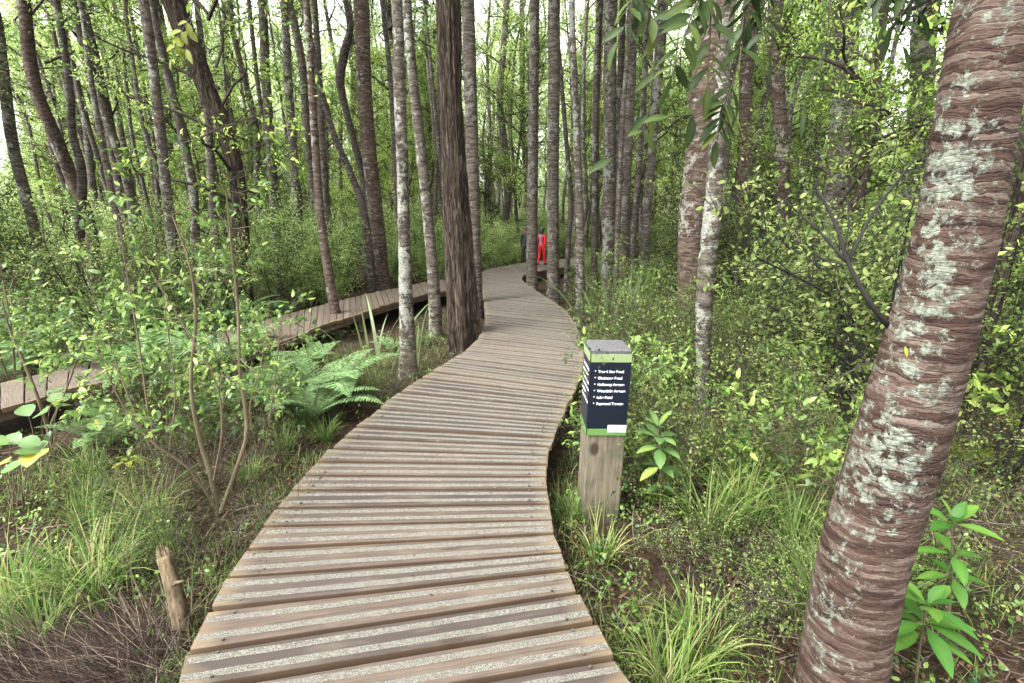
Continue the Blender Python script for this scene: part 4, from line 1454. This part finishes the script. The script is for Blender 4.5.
def rbox(m, x0, x1, y0, y1, z0, z1, c=.006, mat=0, taper=0.0):
    """box with chamfered vertical edges and top"""
    def ring(i, z): return [(x0 + c + i, y0 + i, z), (x1 - c - i, y0 + i, z), (x1 - i, y0 + c + i, z), (x1 - i, y1 - c - i, z), (x1 - c - i, y1 - i, z), (x0 + c + i, y1 - i, z), (x0 + i, y1 - c - i, z), (x0 + i, y0 + c + i, z)]
    v = ring(0, z0) + ring(0, z1 - c) + ring(c, z1) + [((x0 + x1) / 2, (y0 + y1) / 2, z1)]
    q = [(a * 8 + i, a * 8 + (i + 1) % 8, a * 8 + 8 + (i + 1) % 8, a * 8 + 8 + i) for a in (0, 1) for i in range(8)]
    t = [(16 + i, 16 + (i + 1) % 8, 24) for i in range(8)]
    m.add(v, [np.array(q), np.array(t)], .5, mat)


m = MB(); rbox(m, -PS, PS, -PS, PS, -.4, ptop - .035); m.obj('post', M['post'], sp)
m = MB(); rbox(m, -PS - .001, PS + .001, -PS - .001, PS + .001, ptop - .034, ptop, .008); cap_o = m.obj('post_end', M['posttop'], sp)
pt, pbm = ptop - .022, aty(600, 436, pb[1] - PS)[2] - pb[2]


def plate(name, x0, x1, z0, z1, y, th, mat, parent, side='front'):
    m = MB()
    if side == 'front': rbox(m, x0, x1, y - th, y, z0, z1, .0012)
    else: rbox(m, y - th, y, x0, x1, z0, z1, .0012)
    return m.obj(name, M[mat], parent)


def word(txt, size, x, z, y, parent, mat='white', rot=(math.pi / 2, 0, 0), bold=.0):
    cu = bpy.data.curves.new('w', 'FONT')
    cu.body = txt; cu.size = size; cu.extrude = .0006; cu.offset = bold
    o = bpy.data.objects.new('w', cu)
    COL.objects.link(o)
    bpy.context.view_layer.update()
    me = bpy.data.meshes.new_from_object(o.evaluated_get(bpy.context.evaluated_depsgraph_get()))
    bpy.data.objects.remove(o)
    me.transform(Matrix.Translation((x, y, z)) @ Matrix.LocRotScale(None, __import__('mathutils').Euler(rot), None))
    return me


LINES = ['Travel Star Road', 'Gladstone Road', 'Holloway Avenue', 'Woodside Avenue', 'Lake Road', 'Raymond Terrace']
hP = pt - pbm
for side in ('front', 'left'):
    w = PS * 2
    nm = 'sign_panel' if side == 'front' else 'side_panel'
    x0, x1 = (-PS - .004, PS - .001) if side == 'front' else (-PS + .004, PS - .004)
    yy = -PS - .002
    pn = plate(nm, x0, x1, pbm, pt, yy, .006, 'navy', sp, side)
    plate('green_band', x0 - .0005, x1 + .0005, pt - hP * .1, pt - .001, yy - .0055, .002, 'lime', pn, side)
    plate('green_band', x0 - .0005, x1 + .0005, pbm + .001, pbm + hP * .085, yy - .0055, .002, 'green', pn, side)
    if side == 'front':
        bx = plate('logo_box', x0 + w * .52, x1 - .002, pbm + hP * .045, pbm + hP * .135, yy - .008, .002, 'white', pn, side)
        mm = word('Council', w * .105, x0 + w * .6, pbm + hP * .073, yy - .0105, bx)
        mm.materials.clear(); mm.materials.append(M['printgrey'])
        link('lettering', mm, bx)
    mes = []
    for k, t in enumerate(LINES):
        z = pt - hP * (.225 + .078 * k)
        if side == 'front':
            mes.append(word('\u2022', w * .13, x0 + w * .1, z, yy - .0068, pn))
            mes.append(word(t, w * .095, x0 + w * .19, z, yy - .0068, pn, bold=.0008))
        else:
            mes.append(word(t, w * .118, yy - .0068, z, -(x0 + w * .1) - .0 , pn, rot=(math.pi / 2, 0, -math.pi / 2)))
    V_ = []; F_ = []
    for me in mes:
        o_ = len(V_)
        V_ += [v.co[:] for v in me.vertices]
        F_ += [tuple(i + o_ for i in p.vertices) for p in me.polygons]
    me = bpy.data.meshes.new('lettering'); me.from_pydata(V_, [], F_); me.materials.append(M['white'])
    link('lettering', me, pn)

# ------------------------------------------------------------------ people (two small figures on the bend)
def blob(m, c, r, mat=0, seg=10, rings=8):
    c = np.array(c); r = np.array(r)
    th = np.linspace(0, math.pi, rings + 1)[1:-1]; ph = np.arange(seg) * 2 * math.pi / seg
    v = np.stack([np.sin(th)[:, None] * np.cos(ph), np.sin(th)[:, None] * np.sin(ph), np.cos(th)[:, None] * np.ones(seg)], -1).reshape(-1, 3)
    v = np.vstack([v, [(0, 0, 1), (0, 0, -1)]]) * r + c
    i = np.arange(rings - 2)[:, None] * seg; j = np.arange(seg)[None]
    q = np.stack([i + j, i + seg + j, i + seg + (j + 1) % seg, i + (j + 1) % seg], -1).reshape(-1, 4)
    n_ = (rings - 1) * seg; jj = np.arange(seg)
    m.add(v, [q, np.stack([jj, (jj + 1) % seg, np.full(seg, n_)], -1), np.stack([(rings - 2) * seg + (jj + 1) % seg, (rings - 2) * seg + jj, np.full(seg, n_ + 1)], -1)], .5, mat)


def person(label, loc, rz, h, mats, stride, armswing):
    """h: standing height; faces +Y; mats: legs, torso, arms"""
    root = thing('person', label, 'person', loc, rz, None)
    J = {}; E = []
    def j(n, x, y, z, r, par=None):
        J[n] = (len(J), (x, y, z), r)
        if par: E.append((J[par][0], J[n][0]))
    j('pelvis', 0, 0, .5, .085)
    j('waist', 0, .005, .6, .078, 'pelvis'); j('chest', 0, .0, .7, .085, 'waist'); j('upper', 0, -.005, .765, .07, 'chest')
    j('neck', 0, 0, .825, .032, 'upper'); j('skull', 0, .012, .88, .062, 'neck'); j('crown_', 0, .008, .945, .06, 'skull')
    for s, sg in (('l', -1), ('r', 1)):
        f = stride * sg
        j('hip' + s, sg * .055, 0, .47, .062, 'pelvis'); j('knee' + s, sg * .06, f * .35 + .02, .265, .042, 'hip' + s)
        j('ankle' + s, sg * .06, f - .02, .05, .028, 'knee' + s); j('toe' + s, sg * .068, f + .065, .022, .022, 'ankle' + s)
        a = -armswing * sg
        j('sh' + s, sg * .105, -.005, .76, .04, 'upper'); j('el' + s, sg * .14, a * .4 - .02, .6, .03, 'sh' + s)
        j('wr' + s, sg * .14, a + .03, .475, .02, 'el' + s); j('palm' + s, sg * .14, a + .045, .435, .019, 'wr' + s)
    me = bpy.data.meshes.new('p')
    me.from_pydata([v[1] for v in J.values()], E, [])
    o = bpy.data.objects.new('p', me); COL.objects.link(o)
    o.modifiers.new('skin', 'SKIN')
    sub = o.modifiers.new('sub', 'SUBSURF'); sub.levels = 2; sub.render_levels = 2
    for k, v in enumerate(J.values()):
        me.skin_vertices[0].data[k].radius = (v[2], v[2] * (.8 if k in (0, 1, 2, 3) else 1))
        me.skin_vertices[0].data[k].use_root = (k == 0)
    bpy.context.view_layer.update()
    ev = bpy.data.meshes.new_from_object(o.evaluated_get(bpy.context.evaluated_depsgraph_get()))
    bpy.data.objects.remove(o)
    n_ = len(ev.vertices); co = np.zeros(n_ * 3, np.float32); ev.vertices.foreach_get('co', co); co = co.reshape(-1, 3)
    m = MB()
    legs, torso, arms = mats
    names = [legs, torso, arms, 'skin', 'darkcloth']
    q = [tuple(p.vertices) for p in ev.polygons]
    cen = np.array([co[list(p)].mean(0) for p in q])
    grp = [[] for _ in names]
    for f, c in zip(q, cen):
        if c[2] > .815: k = 3
        elif c[2] < .06: k = 4
        elif abs(c[0]) > .1 and c[2] < .462: k = 3
        elif abs(c[0]) > .088 and c[2] > .4: k = 2
        elif c[2] > .53: k = 1 if c[0] < .02 else 2
        else: k = 0
        grp[k].append(f)
    m.add(co, [])
    m.n = 0
    for k, fs in enumerate(grp):
        for sz, lst in ((3, m.f3), (4, m.f4)):
            a = np.array([f for f in fs if len(f) == sz])
            if len(a): lst.append((a, k))
    m.n = n_
    for sg in (-1, 1):                                              # fingers and thumb closing loosely
        a = -armswing * sg
        for k in range(4):
            y = a + .062 - k * .011; ln = (.026, .031, .029, .022)[k]
            p = np.array([sg * .14, y, .425])
            tube(m, [p, p + [-sg * .002, .002, -ln * .6], p + [-sg * .012, .002, -ln], p + [-sg * .02, 0, -ln * .95]], [.006, .0055, .005, .004], 6, .5, 3)
        p = np.array([sg * .138, a + .06, .44])
        tube(m, [p, p + [-sg * .008, .012, -.01], p + [-sg * .012, .012, -.024]], [.0065, .006, .0045], 6, .5, 3)
    blob(m, (0, .082, .895), (.011, .016, .014), 3)                 # nose
    for sg in (-1, 1):
        blob(m, (sg * .024, .069, .91), (.008, .006, .006), 4)      # eyes
        blob(m, (sg * .064, .008, .9), (.01, .016, .022), 3)        # ears
    blob(m, (0, .072, .862), (.02, .006, .005), 0 if legs == 'red' else 3)
    m.obj('body', [M[a] for a in names], root, True)
    hr = MB()
    blob(hr, (0, -.006, .932), (.073, .075, .068), 0, 16, 12)
    blob(hr, (0, -.045, .885), (.06, .038, .06), 0, 14, 10)
    hr.obj('hair', M['hair'], root, True)
    root.scale = (h, h, h)
    return root, legs


pp1 = atz(541.5, 265.5, 0)
hp = 37.5 * depth_of(pp1) / F_PX
person('small person in red trousers and red jacket walking between the two ringed trunks', pp1, math.radians(-40), hp, ('red', 'lilac', 'red'), .07, .07)
pp2 = atz(525.5, 262.5, 0)
person('small person in dark clothes half hidden behind the ringed trunk at the deck edge', pp2, math.radians(160), 32 * depth_of(pp2) / F_PX * 1.1, ('darkcloth', 'darkcloth', 'darkcloth'), .03, .03)

# ------------------------------------------------------------------ broken log and dead brush at the lower left
lb = G(186, 640)
lt = aty(164, 556, lb[1] + .1) - lb
lg = thing('log_stub', 'pale broken log stub leaning out of the dead brush beside the boardwalk', 'log', lb)
m = MB(); tube(m, catmull([np.array([.05, -.02, -.25]), np.array([0, 0, 0]), lt * .5 + np.array([.006, 0, 0]), lt], 40), np.linspace(.04, .029, 40), 30, disp=flute_disp(.018, 3, 71))
for k in range(16):
    a = k * .39 + R.normal(0, .1); o_ = np.array([math.cos(a), math.sin(a), 0]) * R.uniform(.008, .024)
    ax = unit(lt)
    tube(m, [lt + o_ - ax * .03, lt + o_ * .95 + ax * R.uniform(.0, .035), lt + o_ * .9 + ax * R.uniform(.03, .06)], [.012, .008, .001], 5, cap=False)
m.obj('log', M['logwood'], lg, True)
m = MB(); tube(m, [lt * .62, lt * .66 + np.array([.04, -.02, .03]), lt * .7 + np.array([.09, -.03, .03])], [.012, .009, .004], 7); m.obj('snag', M['logwood'], lg, True)

bb = G(80, 690)
br = thing('dead_brush', 'dark purplish heap of dead fibrous brush beside the log stub and boardwalk', 'brush', bb)
m = MB()
for k in range(3):
    n = 2300
    c0 = np.array([(.28, .02, -.03), (.05, -.12, -.03), (-.16, .02, -.05)][k])
    az = R.normal((3.3, 3.75, 3.9)[k], .7, n)
    P = c0 + np.stack([R.normal(0, .07, n), R.normal(0, .1, n), R.uniform(-.02, .1, n)], -1)
    blades(m, P, az, R.uniform(.15, .6, n), R.uniform(.0012, .0032, n), R.uniform(.85, 1.6, n), R.normal(.1, .7, n), 6, np.clip(R.normal(.5, .3, n), 0, 1))
m.obj('dead_fibres', M['drybrush'], br)
m = MB()
for k in range(60):
    p = np.array([R.uniform(-.35, .4), R.uniform(-.25, .3), R.uniform(0, .1)])
    d = R.normal(size=3) * .18; d[2] = abs(d[2]) * .4
    tube(m, catmull([p, p + d * .5 + R.normal(size=3) * .03, p + d], 5), np.linspace(.0035, .0015, 5), 4, cap=False)
m.obj('dead_twigs', M['bark_twig'], br)

# ------------------------------------------------------------------ glossy seedlings, round-leaved plant
def rosette(name, label, cat, base, stem_top, whorls, L, Wd, lm, lean=.0, group=None):
    root = thing(name, label, cat, base, 0, group)
    s = MB()
    pts = catmull([np.array([0, 0, -.05]), stem_top * .5 + R.normal(size=3) * .012, stem_top], 12)
    tube(s, pts, np.linspace(.006, .003, 12), 6)
    s.obj('stem', M['stem_tan'], root, True)
    for (f, n, el, sc) in whorls:
        p = pts[min(11, int(f * 11.99))]
        a0 = R.uniform(0, 6.28)
        for k in range(n):
            az = a0 + k * 2 * math.pi / n + R.normal(0, .2)
            e = math.radians(el + R.normal(0, 9))
            d = np.array([math.cos(az) * math.cos(e), math.sin(az) * math.cos(e), math.sin(e)])
            lf = MB()
            tube(lf, [p, p + d * .02 * sc], [.0018, .0012], 5, .3)
            leaves(lf, [p + d * .015 * sc], [d], [[0, 0, 1.0]] if e < 1.1 else [[-d[0], -d[1], .3]], [L * sc * R.uniform(.85, 1.12)], [Wd * sc * R.uniform(.9, 1.1)], 'fine', np.clip(R.normal(.55, .2), 0, 1), .28, .22)
            lf.obj('leaf', M[lm], root, True)
    return root


b1 = G(917, 690)
t1 = aty(927, 606, b1[1] - .02) - b1
rosette('glossy_seedling', 'bright green seedling with large glossy leaves low beside the leaning trunk foot', 'seedling', b1, t1, [(.99, 4, 55, .75), (.93, 5, 22, 1.05), (.82, 6, 2, 1.15), (.68, 3, -15, 1.0)], .135, .055, 'glossy')
b2 = G(950, 632)
t2 = aty(952, 524, b2[1]) - b2
rosette('glossy_seedling', 'second glossy seedling with darker lower leaves standing behind the lower bright one', 'seedling', b2, t2, [(.99, 3, 60, .8), (.93, 4, 25, 1.0), (.75, 4, 5, .95), (.55, 4, 0, .85)], .14, .056, 'glossy')
b3 = G(660, 520)
t3 = aty(658, 428, b3[1]) - b3
rosette('blue_green_seedling', 'soft green broad leaved seedling on a bare brown stem just right of the signpost', 'seedling', b3, t3, [(.99, 4, 50, .8), (.9, 5, 20, 1.0), (.78, 6, 2, 1.1), (.62, 5, -5, 1.0), (.45, 3, -5, .8)], .14, .06, 'round')
b4 = G(128, 490)
rosette('yellow_seedling', 'tiny yellow green seedling among the twigs below the round leaved plant', 'seedling', b4, aty(128, 458, b4[1]) - b4, [(.99, 3, 45, .8), (.9, 6, 12, 1)], .1, .042, 'yellow')


def round_plant(label, base, stems, group=None):
    root = thing('round_leaved_plant', label, 'plant', base, 0, group)
    s = MB(); k = 0
    for (px, py, dy, L, tn, tp) in stems:
        e = aty(px, py, base[1] + dy) - base
        p = catmull([np.array([R.normal(0, .03), R.normal(0, .03), -.05]), e * .55 + np.array([0, 0, .06]), e], 10)
        tube(s, p, np.linspace(.004, .0018, 10), 5, cap=False)
        lf = MB()
        az = R.uniform(0, 6.28)
        d = np.array([math.cos(az), math.sin(az), -.15])
        leaves(lf, [e - d * L * .3], [d], [[R.normal(0, .12), -.35 + R.normal(0, .12), 1]], [L], [L * .8], 'fine', tn, .18, .12)
        lf.obj('leaf', M['round'], root, True)
    s.obj('stems', M['stem_tan'], root, True)


bq = G(45, 462)
round_plant('plant with round pale green leaves on thin stalks in front of the side boardwalk end', bq,
            [(24, 408, .05, .16, .5, 0), (43, 412, -.1, .16, .45, 0), (60, 405, .0, .15, .6, 0), (66, 396, .2, .14, .55, 0), (72, 413, .1, .18, .5, 0), (85, 412, 0, .17, .5, 0), (93, 404, .2, .15, .6, 0),
             (96, 422, -.1, .15, .82, 0), (63, 420, -.1, .13, .98, 0), (105, 407, .1, .14, .7, 0), (54, 396, .3, .14, .6, 0)])
bq = G(18, 512)
round_plant('round leaves partly turned yellow, nearer and lower than the other round leaved plant', bq,
            [(10, 437, .1, .13, .55, 0), (25, 441, 0, .13, .5, 0), (22, 452, -.1, .13, .5, 0), (40, 444, .05, .14, .6, 0), (30, 456, -.1, .13, .97, 0), (4, 462, -.1, .13, .96, 0), (-8, 440, .0, .13, .7, 0), (14, 466, -.15, .12, .55, 0), (44, 451, .1, .1, .9, 0)])

# ------------------------------------------------------------------ strap-leaved clumps
def strap(label, base, n, L, Wd, spread, lean, droop, green, az=None):
    root = thing('strap_leaved_clump', label, 'flax', base)
    m = MB()
    P = np.stack([R.normal(0, spread, n), R.normal(0, spread, n), np.full(n, -.04)], -1)
    a = np.arctan2(P[:, 1], P[:, 0]) + R.normal(0, .5, n) if az is None else R.normal(az[0], az[1], n)
    blades(m, P, a, L * R.uniform(.6, 1.08, n), Wd * R.uniform(.8, 1.15, n), np.abs(R.normal(lean, .14, n)), R.uniform(*droop, n), 9, np.clip(R.normal(green, .2, n), 0, 1))
    m.obj('straps', M['flax'], root)
    d = MB()
    k = n // 2
    P = np.stack([R.normal(0, spread, k), R.normal(0, spread, k), np.full(k, -.02)], -1)
    blades(d, P, R.uniform(0, 6.28, k), L * R.uniform(.4, .8, k), Wd * .7, R.uniform(.5, 1.1, k), R.uniform(.8, 1.8, k), 8, R.uniform(.2, .8, k))
    d.obj('dead_straps', M['litter'], root)


bf = G(378, 372)
strap('clump of pale upright straps left of the lichen spotted trunk foot', bf, 9, 1.2, .04, .12, .2, (.1, 1.3), .62)
strap('short pale strap clump tucked right of the lichen spotted trunk foot', G(416, 372), 4, .95, .05, .04, .12, (.2, .8), .6)
strap('arching green strap clump behind the signpost at the deck curve', G(606, 338), 22, 1.5, .045, .12, .3, (.5, 1.6), .42)
strap('second arching strap clump deeper in the shrubs behind the signpost', G(628, 330), 16, 1.4, .045, .12, .3, (.5, 1.5), .35)

# ------------------------------------------------------------------ traced saplings on the left, near the boardwalk
def sapling(label, base, stems, nsp, leaf, wid, lm, seedf=.35, prof='hex', nl=7):
    root = thing('leafy_sapling', label, 'sapling', base)
    s = MB(); lf = MB()
    pos = []; drs = []
    for st_ in stems:
        pts = catmull([np.append(aty(px, py, base[1] + dy) - base, r) for (px, py, dy, r) in st_], 20)
        tube(s, pts[:, :3], pts[:, 3], 7, disp=None, cap=False)
        for k in range(nsp):
            f = seedf + (1 - seedf) * R.uniform() ** .8
            p = pts[min(19, int(f * 19.99)), :3]
            d = unit(R.normal(size=3) * np.array([1, 1, .5]) + np.array([0, 0, .35]))
            e = p + d * R.uniform(.08, .26)
            segs(s, [p], [e], .0032, .0016)
            for q in range(2):
                pos.append(p + (e - p) * R.uniform(.55, 1)); drs.append(unit(d + R.normal(size=3) * .6))
    pos = np.array(pos); drs = np.array(drs)
    segs(s, pos, pos + drs * .15, .0015, .0008)
    spray(lf, pos, drs, nl, .17, leaf, wid, prof, None, .012, 1.0, curl=.3)
    s.obj('stems', M['stem_tan'], root, True)
    lf.obj('foliage', M[lm], root)


bs = G(220, 515)
sapling('tall leggy sapling with tan forked stems and small bright leaves beside the boardwalk', bs,
        [[(220, 520, 0, .019), (211, 475, .02, .017), (200, 440, .03, .013), (191, 385, .05, .011), (196, 320, .05, .009), (190, 265, .05, .007), (172, 215, .08, .004)],
         [(221, 512, 0, .017), (236, 470, .02, .013), (247, 430, .04, .012), (240, 370, .06, .01), (238, 310, .08, .008), (232, 250, .1, .006), (226, 190, .1, .003)],
         [(219, 512, 0, .01), (190, 470, -.05, .008), (150, 440, -.1, .007), (120, 400, -.1, .005), (98, 350, -.1, .003)],
         [(214, 480, 0, .008), (222, 430, -.05, .006), (215, 380, -.05, .005), (180, 320, -.02, .004), (150, 270, 0, .002)]], 11, .05, .021, 'broad')
bs = G(150, 470)
sapling('thin stemmed sapling with bright leaves left of the tall leggy one', bs,
        [[(165, 475, 0, .009), (150, 420, 0, .007), (140, 350, .05, .006), (128, 280, .1, .005), (118, 215, .1, .003)],
         [(160, 470, 0, .007), (130, 400, .05, .006), (105, 330, .1, .005), (85, 270, .1, .003)],
         [(166, 470, 0, .006), (175, 400, .05, .005), (168, 330, .1, .004), (155, 240, .1, .002)]], 11, .055, .023, 'broad')
bs = G(262, 470)
sapling('slight sapling with sparse small leaves near the deck edge right of the leggy one', bs,
        [[(262, 472, 0, .008), (268, 430, 0, .006), (275, 380, .05, .005), (280, 330, .1, .004)],
         [(262, 470, 0, .006), (250, 410, .0, .005), (262, 360, .05, .004), (270, 300, .1, .002)]], 9, .05, .025, 'broad', .3)
bs = G(52, 450)
sapling('reddish stemmed broken shrub leaning over the side boardwalk end', bs,
        [[(55, 455, 0, .016), (42, 410, 0, .013), (25, 365, .02, .011), (10, 330, .05, .008), (2, 300, .05, .004)],
         [(48, 430, 0, .008), (70, 380, .05, .006), (85, 330, .1, .003)]], 8, .06, .025, 'broad', .5)

for (px, py, sc, lab) in ((40, 640, 1.0, 'lush bright sedge tuft behind the heap of dead brush'), (95, 600, .95, 'arching sedge tuft between the dead brush and the leggy sapling'), (8, 610, 1.0, 'sedge tuft cut by the frame edge near the dead brush'),
                          (250, 480, .6, 'small dark sedge tuft at the foot of the leggy sapling'),
                          (600, 560, .75, 'fresh sedge tuft right in front of the signpost base'), (570, 520, .6, 'narrow sedge tuft between the deck edge and signpost'), (668, 690, .85, 'big spreading sedge tuft nearest the deck on the signpost side'), (700, 650, .8, 'paler sedge tuft beside the big spreading one'),
                          (745, 505, .85, 'sedge tuft with long arching blades behind the fine leaved bush'), (800, 520, .8, 'sedge tuft between the fine leaved bush and the leaning trunk'), (650, 500, .7, 'sedge tuft under the soft green seedling by the signpost')):
    p = G(px, py)
    r_ = sedge_template(int(R.integers(90, 150)), .46, .008, .06, R.uniform(.5, .68))
    place(r_, p, R.uniform(0, 6), sc, lab)
# fine yellowish bush in front on the right
bs = G(722, 598)
r_ = shrub_template('fine_leaved_bush', 'bush', 9, .34, .5, 24, 26, .012, .0065, 'hex', 'coprosma', r=.0045, tl=.13, jit=.016, lowf=.35)
place(r_, bs, .4, 1.0, 'dense low bush of minute pale yellow green leaves between signpost and leaning trunk')
SPOTS.append((bs[0], bs[1], .3))

# ------------------------------------------------------------------ leafy sprays hanging into the top of the view
def hang(label, stems, nleaf, L, Wd, tint=.5, lm='hang', el=-.35, two=True):
    b = aty(*stems[0][0])
    root = thing('hanging_spray', label, 'leafy branch', b)
    s = MB(); lf = MB()
    P = []; D = []
    for st_ in stems:
        pts = catmull([aty(*p) - b for p in st_], 24)
        tube(s, pts, np.linspace(.0032, .0012, 24), 5, cap=False)
        T = unit(np.gradient(pts, axis=0))
        for k in range(nleaf):
            f = .22 + .78 * (k + R.uniform(-.3, .3)) / nleaf if len(stems) < 3 else .3 + .7 * k / nleaf
            i = int(np.clip(f, 0, 1) * 23)
            sd = np.cross(T[i], [0, -1, .2]); sd = unit(sd)
            for sg in ((-1, 1) if two else ((-1) ** k,)):
                P.append(pts[i]); D.append(unit(sd * sg * 1.0 + T[i] * .55 + np.array([0, R.normal(0, .35), el]) + R.normal(size=3) * .16))
        P.append(pts[-1]); D.append(T[-1])
    n = len(P)
    leaves(lf, P, D, np.array([0, -.5, .8]) + R.normal(size=(n, 3)) * .35, L * R.uniform(.75, 1.15, n), Wd * R.uniform(.85, 1.15, n), 'fine', np.clip(R.normal(tint, .2, n), 0, 1), .18, .3)
    s.obj('stem', M['bark_twig'], root, True)
    lf.obj('leaves', M[lm], root, True)


hang('large hanging spray of long narrow leaves in front of the lichen white trunk', [[(720, -60, 1.5), (712, -5, 1.5), (710, 40, 1.48), (708, 84, 1.47)], [(716, -30, 1.5), (694, 10, 1.45), (684, 40, 1.42), (672, 75, 1.42)]], 8, .085, .026)
hang('drooping leaf spray lower down across the lichen white trunk', [[(748, -60, 1.5), (741, 40, 1.5), (728, 95, 1.5), (700, 113, 1.48), (668, 117, 1.46)], [(730, 92, 1.5), (722, 112, 1.48), (717, 140, 1.48)]], 6, .08, .025, .4)
hang('short green leaf spray in front of the top of the close trunk cluster', [[(640, -60, 1.6), (634, -10, 1.6), (626, 22, 1.58), (618, 40, 1.56)], [(634, -10, 1.6), (650, 15, 1.6), (662, 28, 1.6)]], 5, .085, .025, .45)
hang('small dangling leaf tuft low across the close trunk cluster', [[(660, -60, 1.7), (655, 60, 1.7), (645, 125, 1.7), (628, 148, 1.68), (612, 158, 1.66)]], 5, .08, .024, .55)
hang('dark leaf spray hanging from the frame top over the reddish trunk', [[(768, -60, 1.5), (763, -10, 1.5), (764, 25, 1.5), (768, 52, 1.5)], [(752, -60, 1.5), (747, -8, 1.5), (748, 20, 1.5)]], 5, .085, .02, .15)
hang('thin drooping twig with a dark leaf tuft in front of the soft grey trunk', [[(832, -60, 1.7), (829, 20, 1.7), (822, 60, 1.7), (808, 85, 1.68), (804, 112, 1.66)]], 5, .07, .017, .1)
hang('dark narrow leaved spray against the bright sky gap', [[(868, -60, 1.6), (880, -5, 1.6), (892, 22, 1.6), (902, 45, 1.6)], [(868, -60, 1.6), (905, -12, 1.6), (918, 10, 1.6)]], 5, .09, .02, .2)
hang('climbing sprig of bright yellow green leaves beside the heavy leaning trunk', [[(196, -40, 2.6), (192, 10, 2.6), (188, 40, 2.6), (182, 72, 2.6)], [(192, 15, 2.6), (178, 38, 2.6), (172, 58, 2.6)]], 4, .07, .03, .35, 'yellow')

# ------------------------------------------------------------------ ground cover nobody could count
def ground_pts(n, y0=.8, y1=10, p=1.8, dd=.0):
    out = []
    tot = 0
    while tot < n:
        k = n * 2
        y = y0 + (y1 - y0) * R.uniform(0, 1, k) ** p
        x = R.uniform(-1.25, 1.25, k) * (y + .6)
        d = np.full(k, 9.0)
        for c in CL:
            if c[1] < y1 + 2: d = np.minimum(d, np.hypot(x - c[0], y - c[1]) - c[2])
        ok = d > dd
        out.append(np.stack([x[ok], y[ok]], -1)); tot += ok.sum()
    q = np.concatenate(out)[:n]
    return np.stack([q[:, 0], q[:, 1], gz(q[:, 0], q[:, 1])], -1)


n = 26000
P = ground_pts(n, p=1.5, dd=-.25)
m = MB()
P[:, 2] += R.uniform(0, .015, n)
leaves(m, P, R.normal(size=(n, 3)) * np.array([1, 1, .22]), np.array([0, 0, 1]) + R.normal(size=(n, 3)) * .4, R.uniform(.015, .065, n), R.uniform(.007, .022, n), 'hex', np.clip(R.beta(1.6, 2.2, n), 0, 1), R.normal(0, .4, n), .2)
tag(m.obj('leaf_litter', M['litter']), 'brown fallen leaves strewn over the forest floor', 'leaf litter', kind='stuff')
n = 8000
P = ground_pts(n, p=1.5, dd=-.12)
m = MB()
d = R.normal(size=(n, 3)) * np.array([1, 1, .25]); d = unit(d) * R.uniform(.04, .3, n)[:, None]
P[:, 2] += R.uniform(.0, .05, n)
mid = P + d * .5 + R.normal(size=(n, 3)) * .012
tt = R.uniform(0, 1, n)
segs(m, P, mid, .0028, .0022, tt); segs(m, mid, P + d, .0022, .001, tt)
tag(m.obj('fallen_twigs', M['twiglit']), 'thin dry fallen twigs scattered over the forest floor', 'twigs', kind='stuff')
V_ = []
for _ in range(110):
    sN = 11 + 40 * R.uniform() ** 1.5
    l, r = ev_main(sN)
    f = R.beta(.7, .7)
    V_.append(l * (1 - f) + r * f + np.array([0, 0, .006]))
m = MB()
leaves(m, V_, R.normal(size=(110, 3)) * [1, 1, .05], np.array([0, 0, 1]) + R.normal(size=(110, 3)) * .15, R.uniform(.008, .03, 110), R.uniform(.004, .011, 110), 'hex', R.uniform(.1, 1, 110), R.normal(0, .3, 110), .2)
tag(m.obj('leaf_scraps', M['litter']), 'small dry leaf scraps fallen on the boardwalk boards', 'leaf scraps', kind='stuff')
# short grass in drifts
n = 46000
P = ground_pts(n * 2, p=1.4, dd=.03)
k = fbm(P * np.array([1.3, 1.3, 0]), 3, 55) + R.normal(0, .05, len(P))
P = P[np.argsort(-k)[:n]]
m = MB()
blades(m, P - np.array([0, 0, .01]), R.uniform(0, 6.28, n), R.uniform(.04, .2, n), R.uniform(.002, .005, n), np.abs(R.normal(.6, .45, n)), R.uniform(-.2, 1.8, n), 4, np.clip(R.normal(.5, .32, n), 0, 1))
tag(m.obj('short_grass', M['sedge']), 'thin short grass growing in drifts over the forest floor', 'grass', kind='stuff')
# low herbs and moss-like cushions
n = 1300
P = ground_pts(n * 2, p=1.3, dd=.06)
k = fbm(P * np.array([.9, .9, 0]), 3, 91) + R.normal(0, .06, len(P))
P = P[np.argsort(-k)[:n]]
m = MB()
spray(m, P, np.array([0, 0, 1.0]) + R.normal(size=(n, 3)) * .5, 12, .14, .03, .017, 'hex', np.clip(R.normal(.5, .25, n), 0, 1), .035)
tag(m.obj('ground_herbs', M['broad']), 'tiny low green herbs carpeting the forest floor', 'ground cover', kind='stuff')
n = 900
P = ground_pts(n * 8, 3.2, 6.5, 1.0, .4)
P = P[(P[:, 0] > .6)]
k = fbm(P * np.array([1.8, 1.8, 0]), 2, 33)
P = P[np.argsort(-k)[:n]]
m = MB()
spray(m, P, np.array([0, 0, 1.0]) + R.normal(size=(len(P), 3)) * .5, 30, .09, .02, .006, 'diamond', np.clip(R.normal(.75, .15, len(P)), 0, 1), .03)
tag(m.obj('moss_mats', M['moss']), 'yellow green moss mats on the ground around the lichen white trunk', 'moss', kind='stuff')

#@@NEAREND
# remove templates never placed
for L_ in list(SH.values()) + [TT, YT, ST]:
    for tp in L_:
        if tp.name not in USED:
            for ch in kids(tp):
                bpy.data.objects.remove(ch)
            bpy.data.objects.remove(tp)
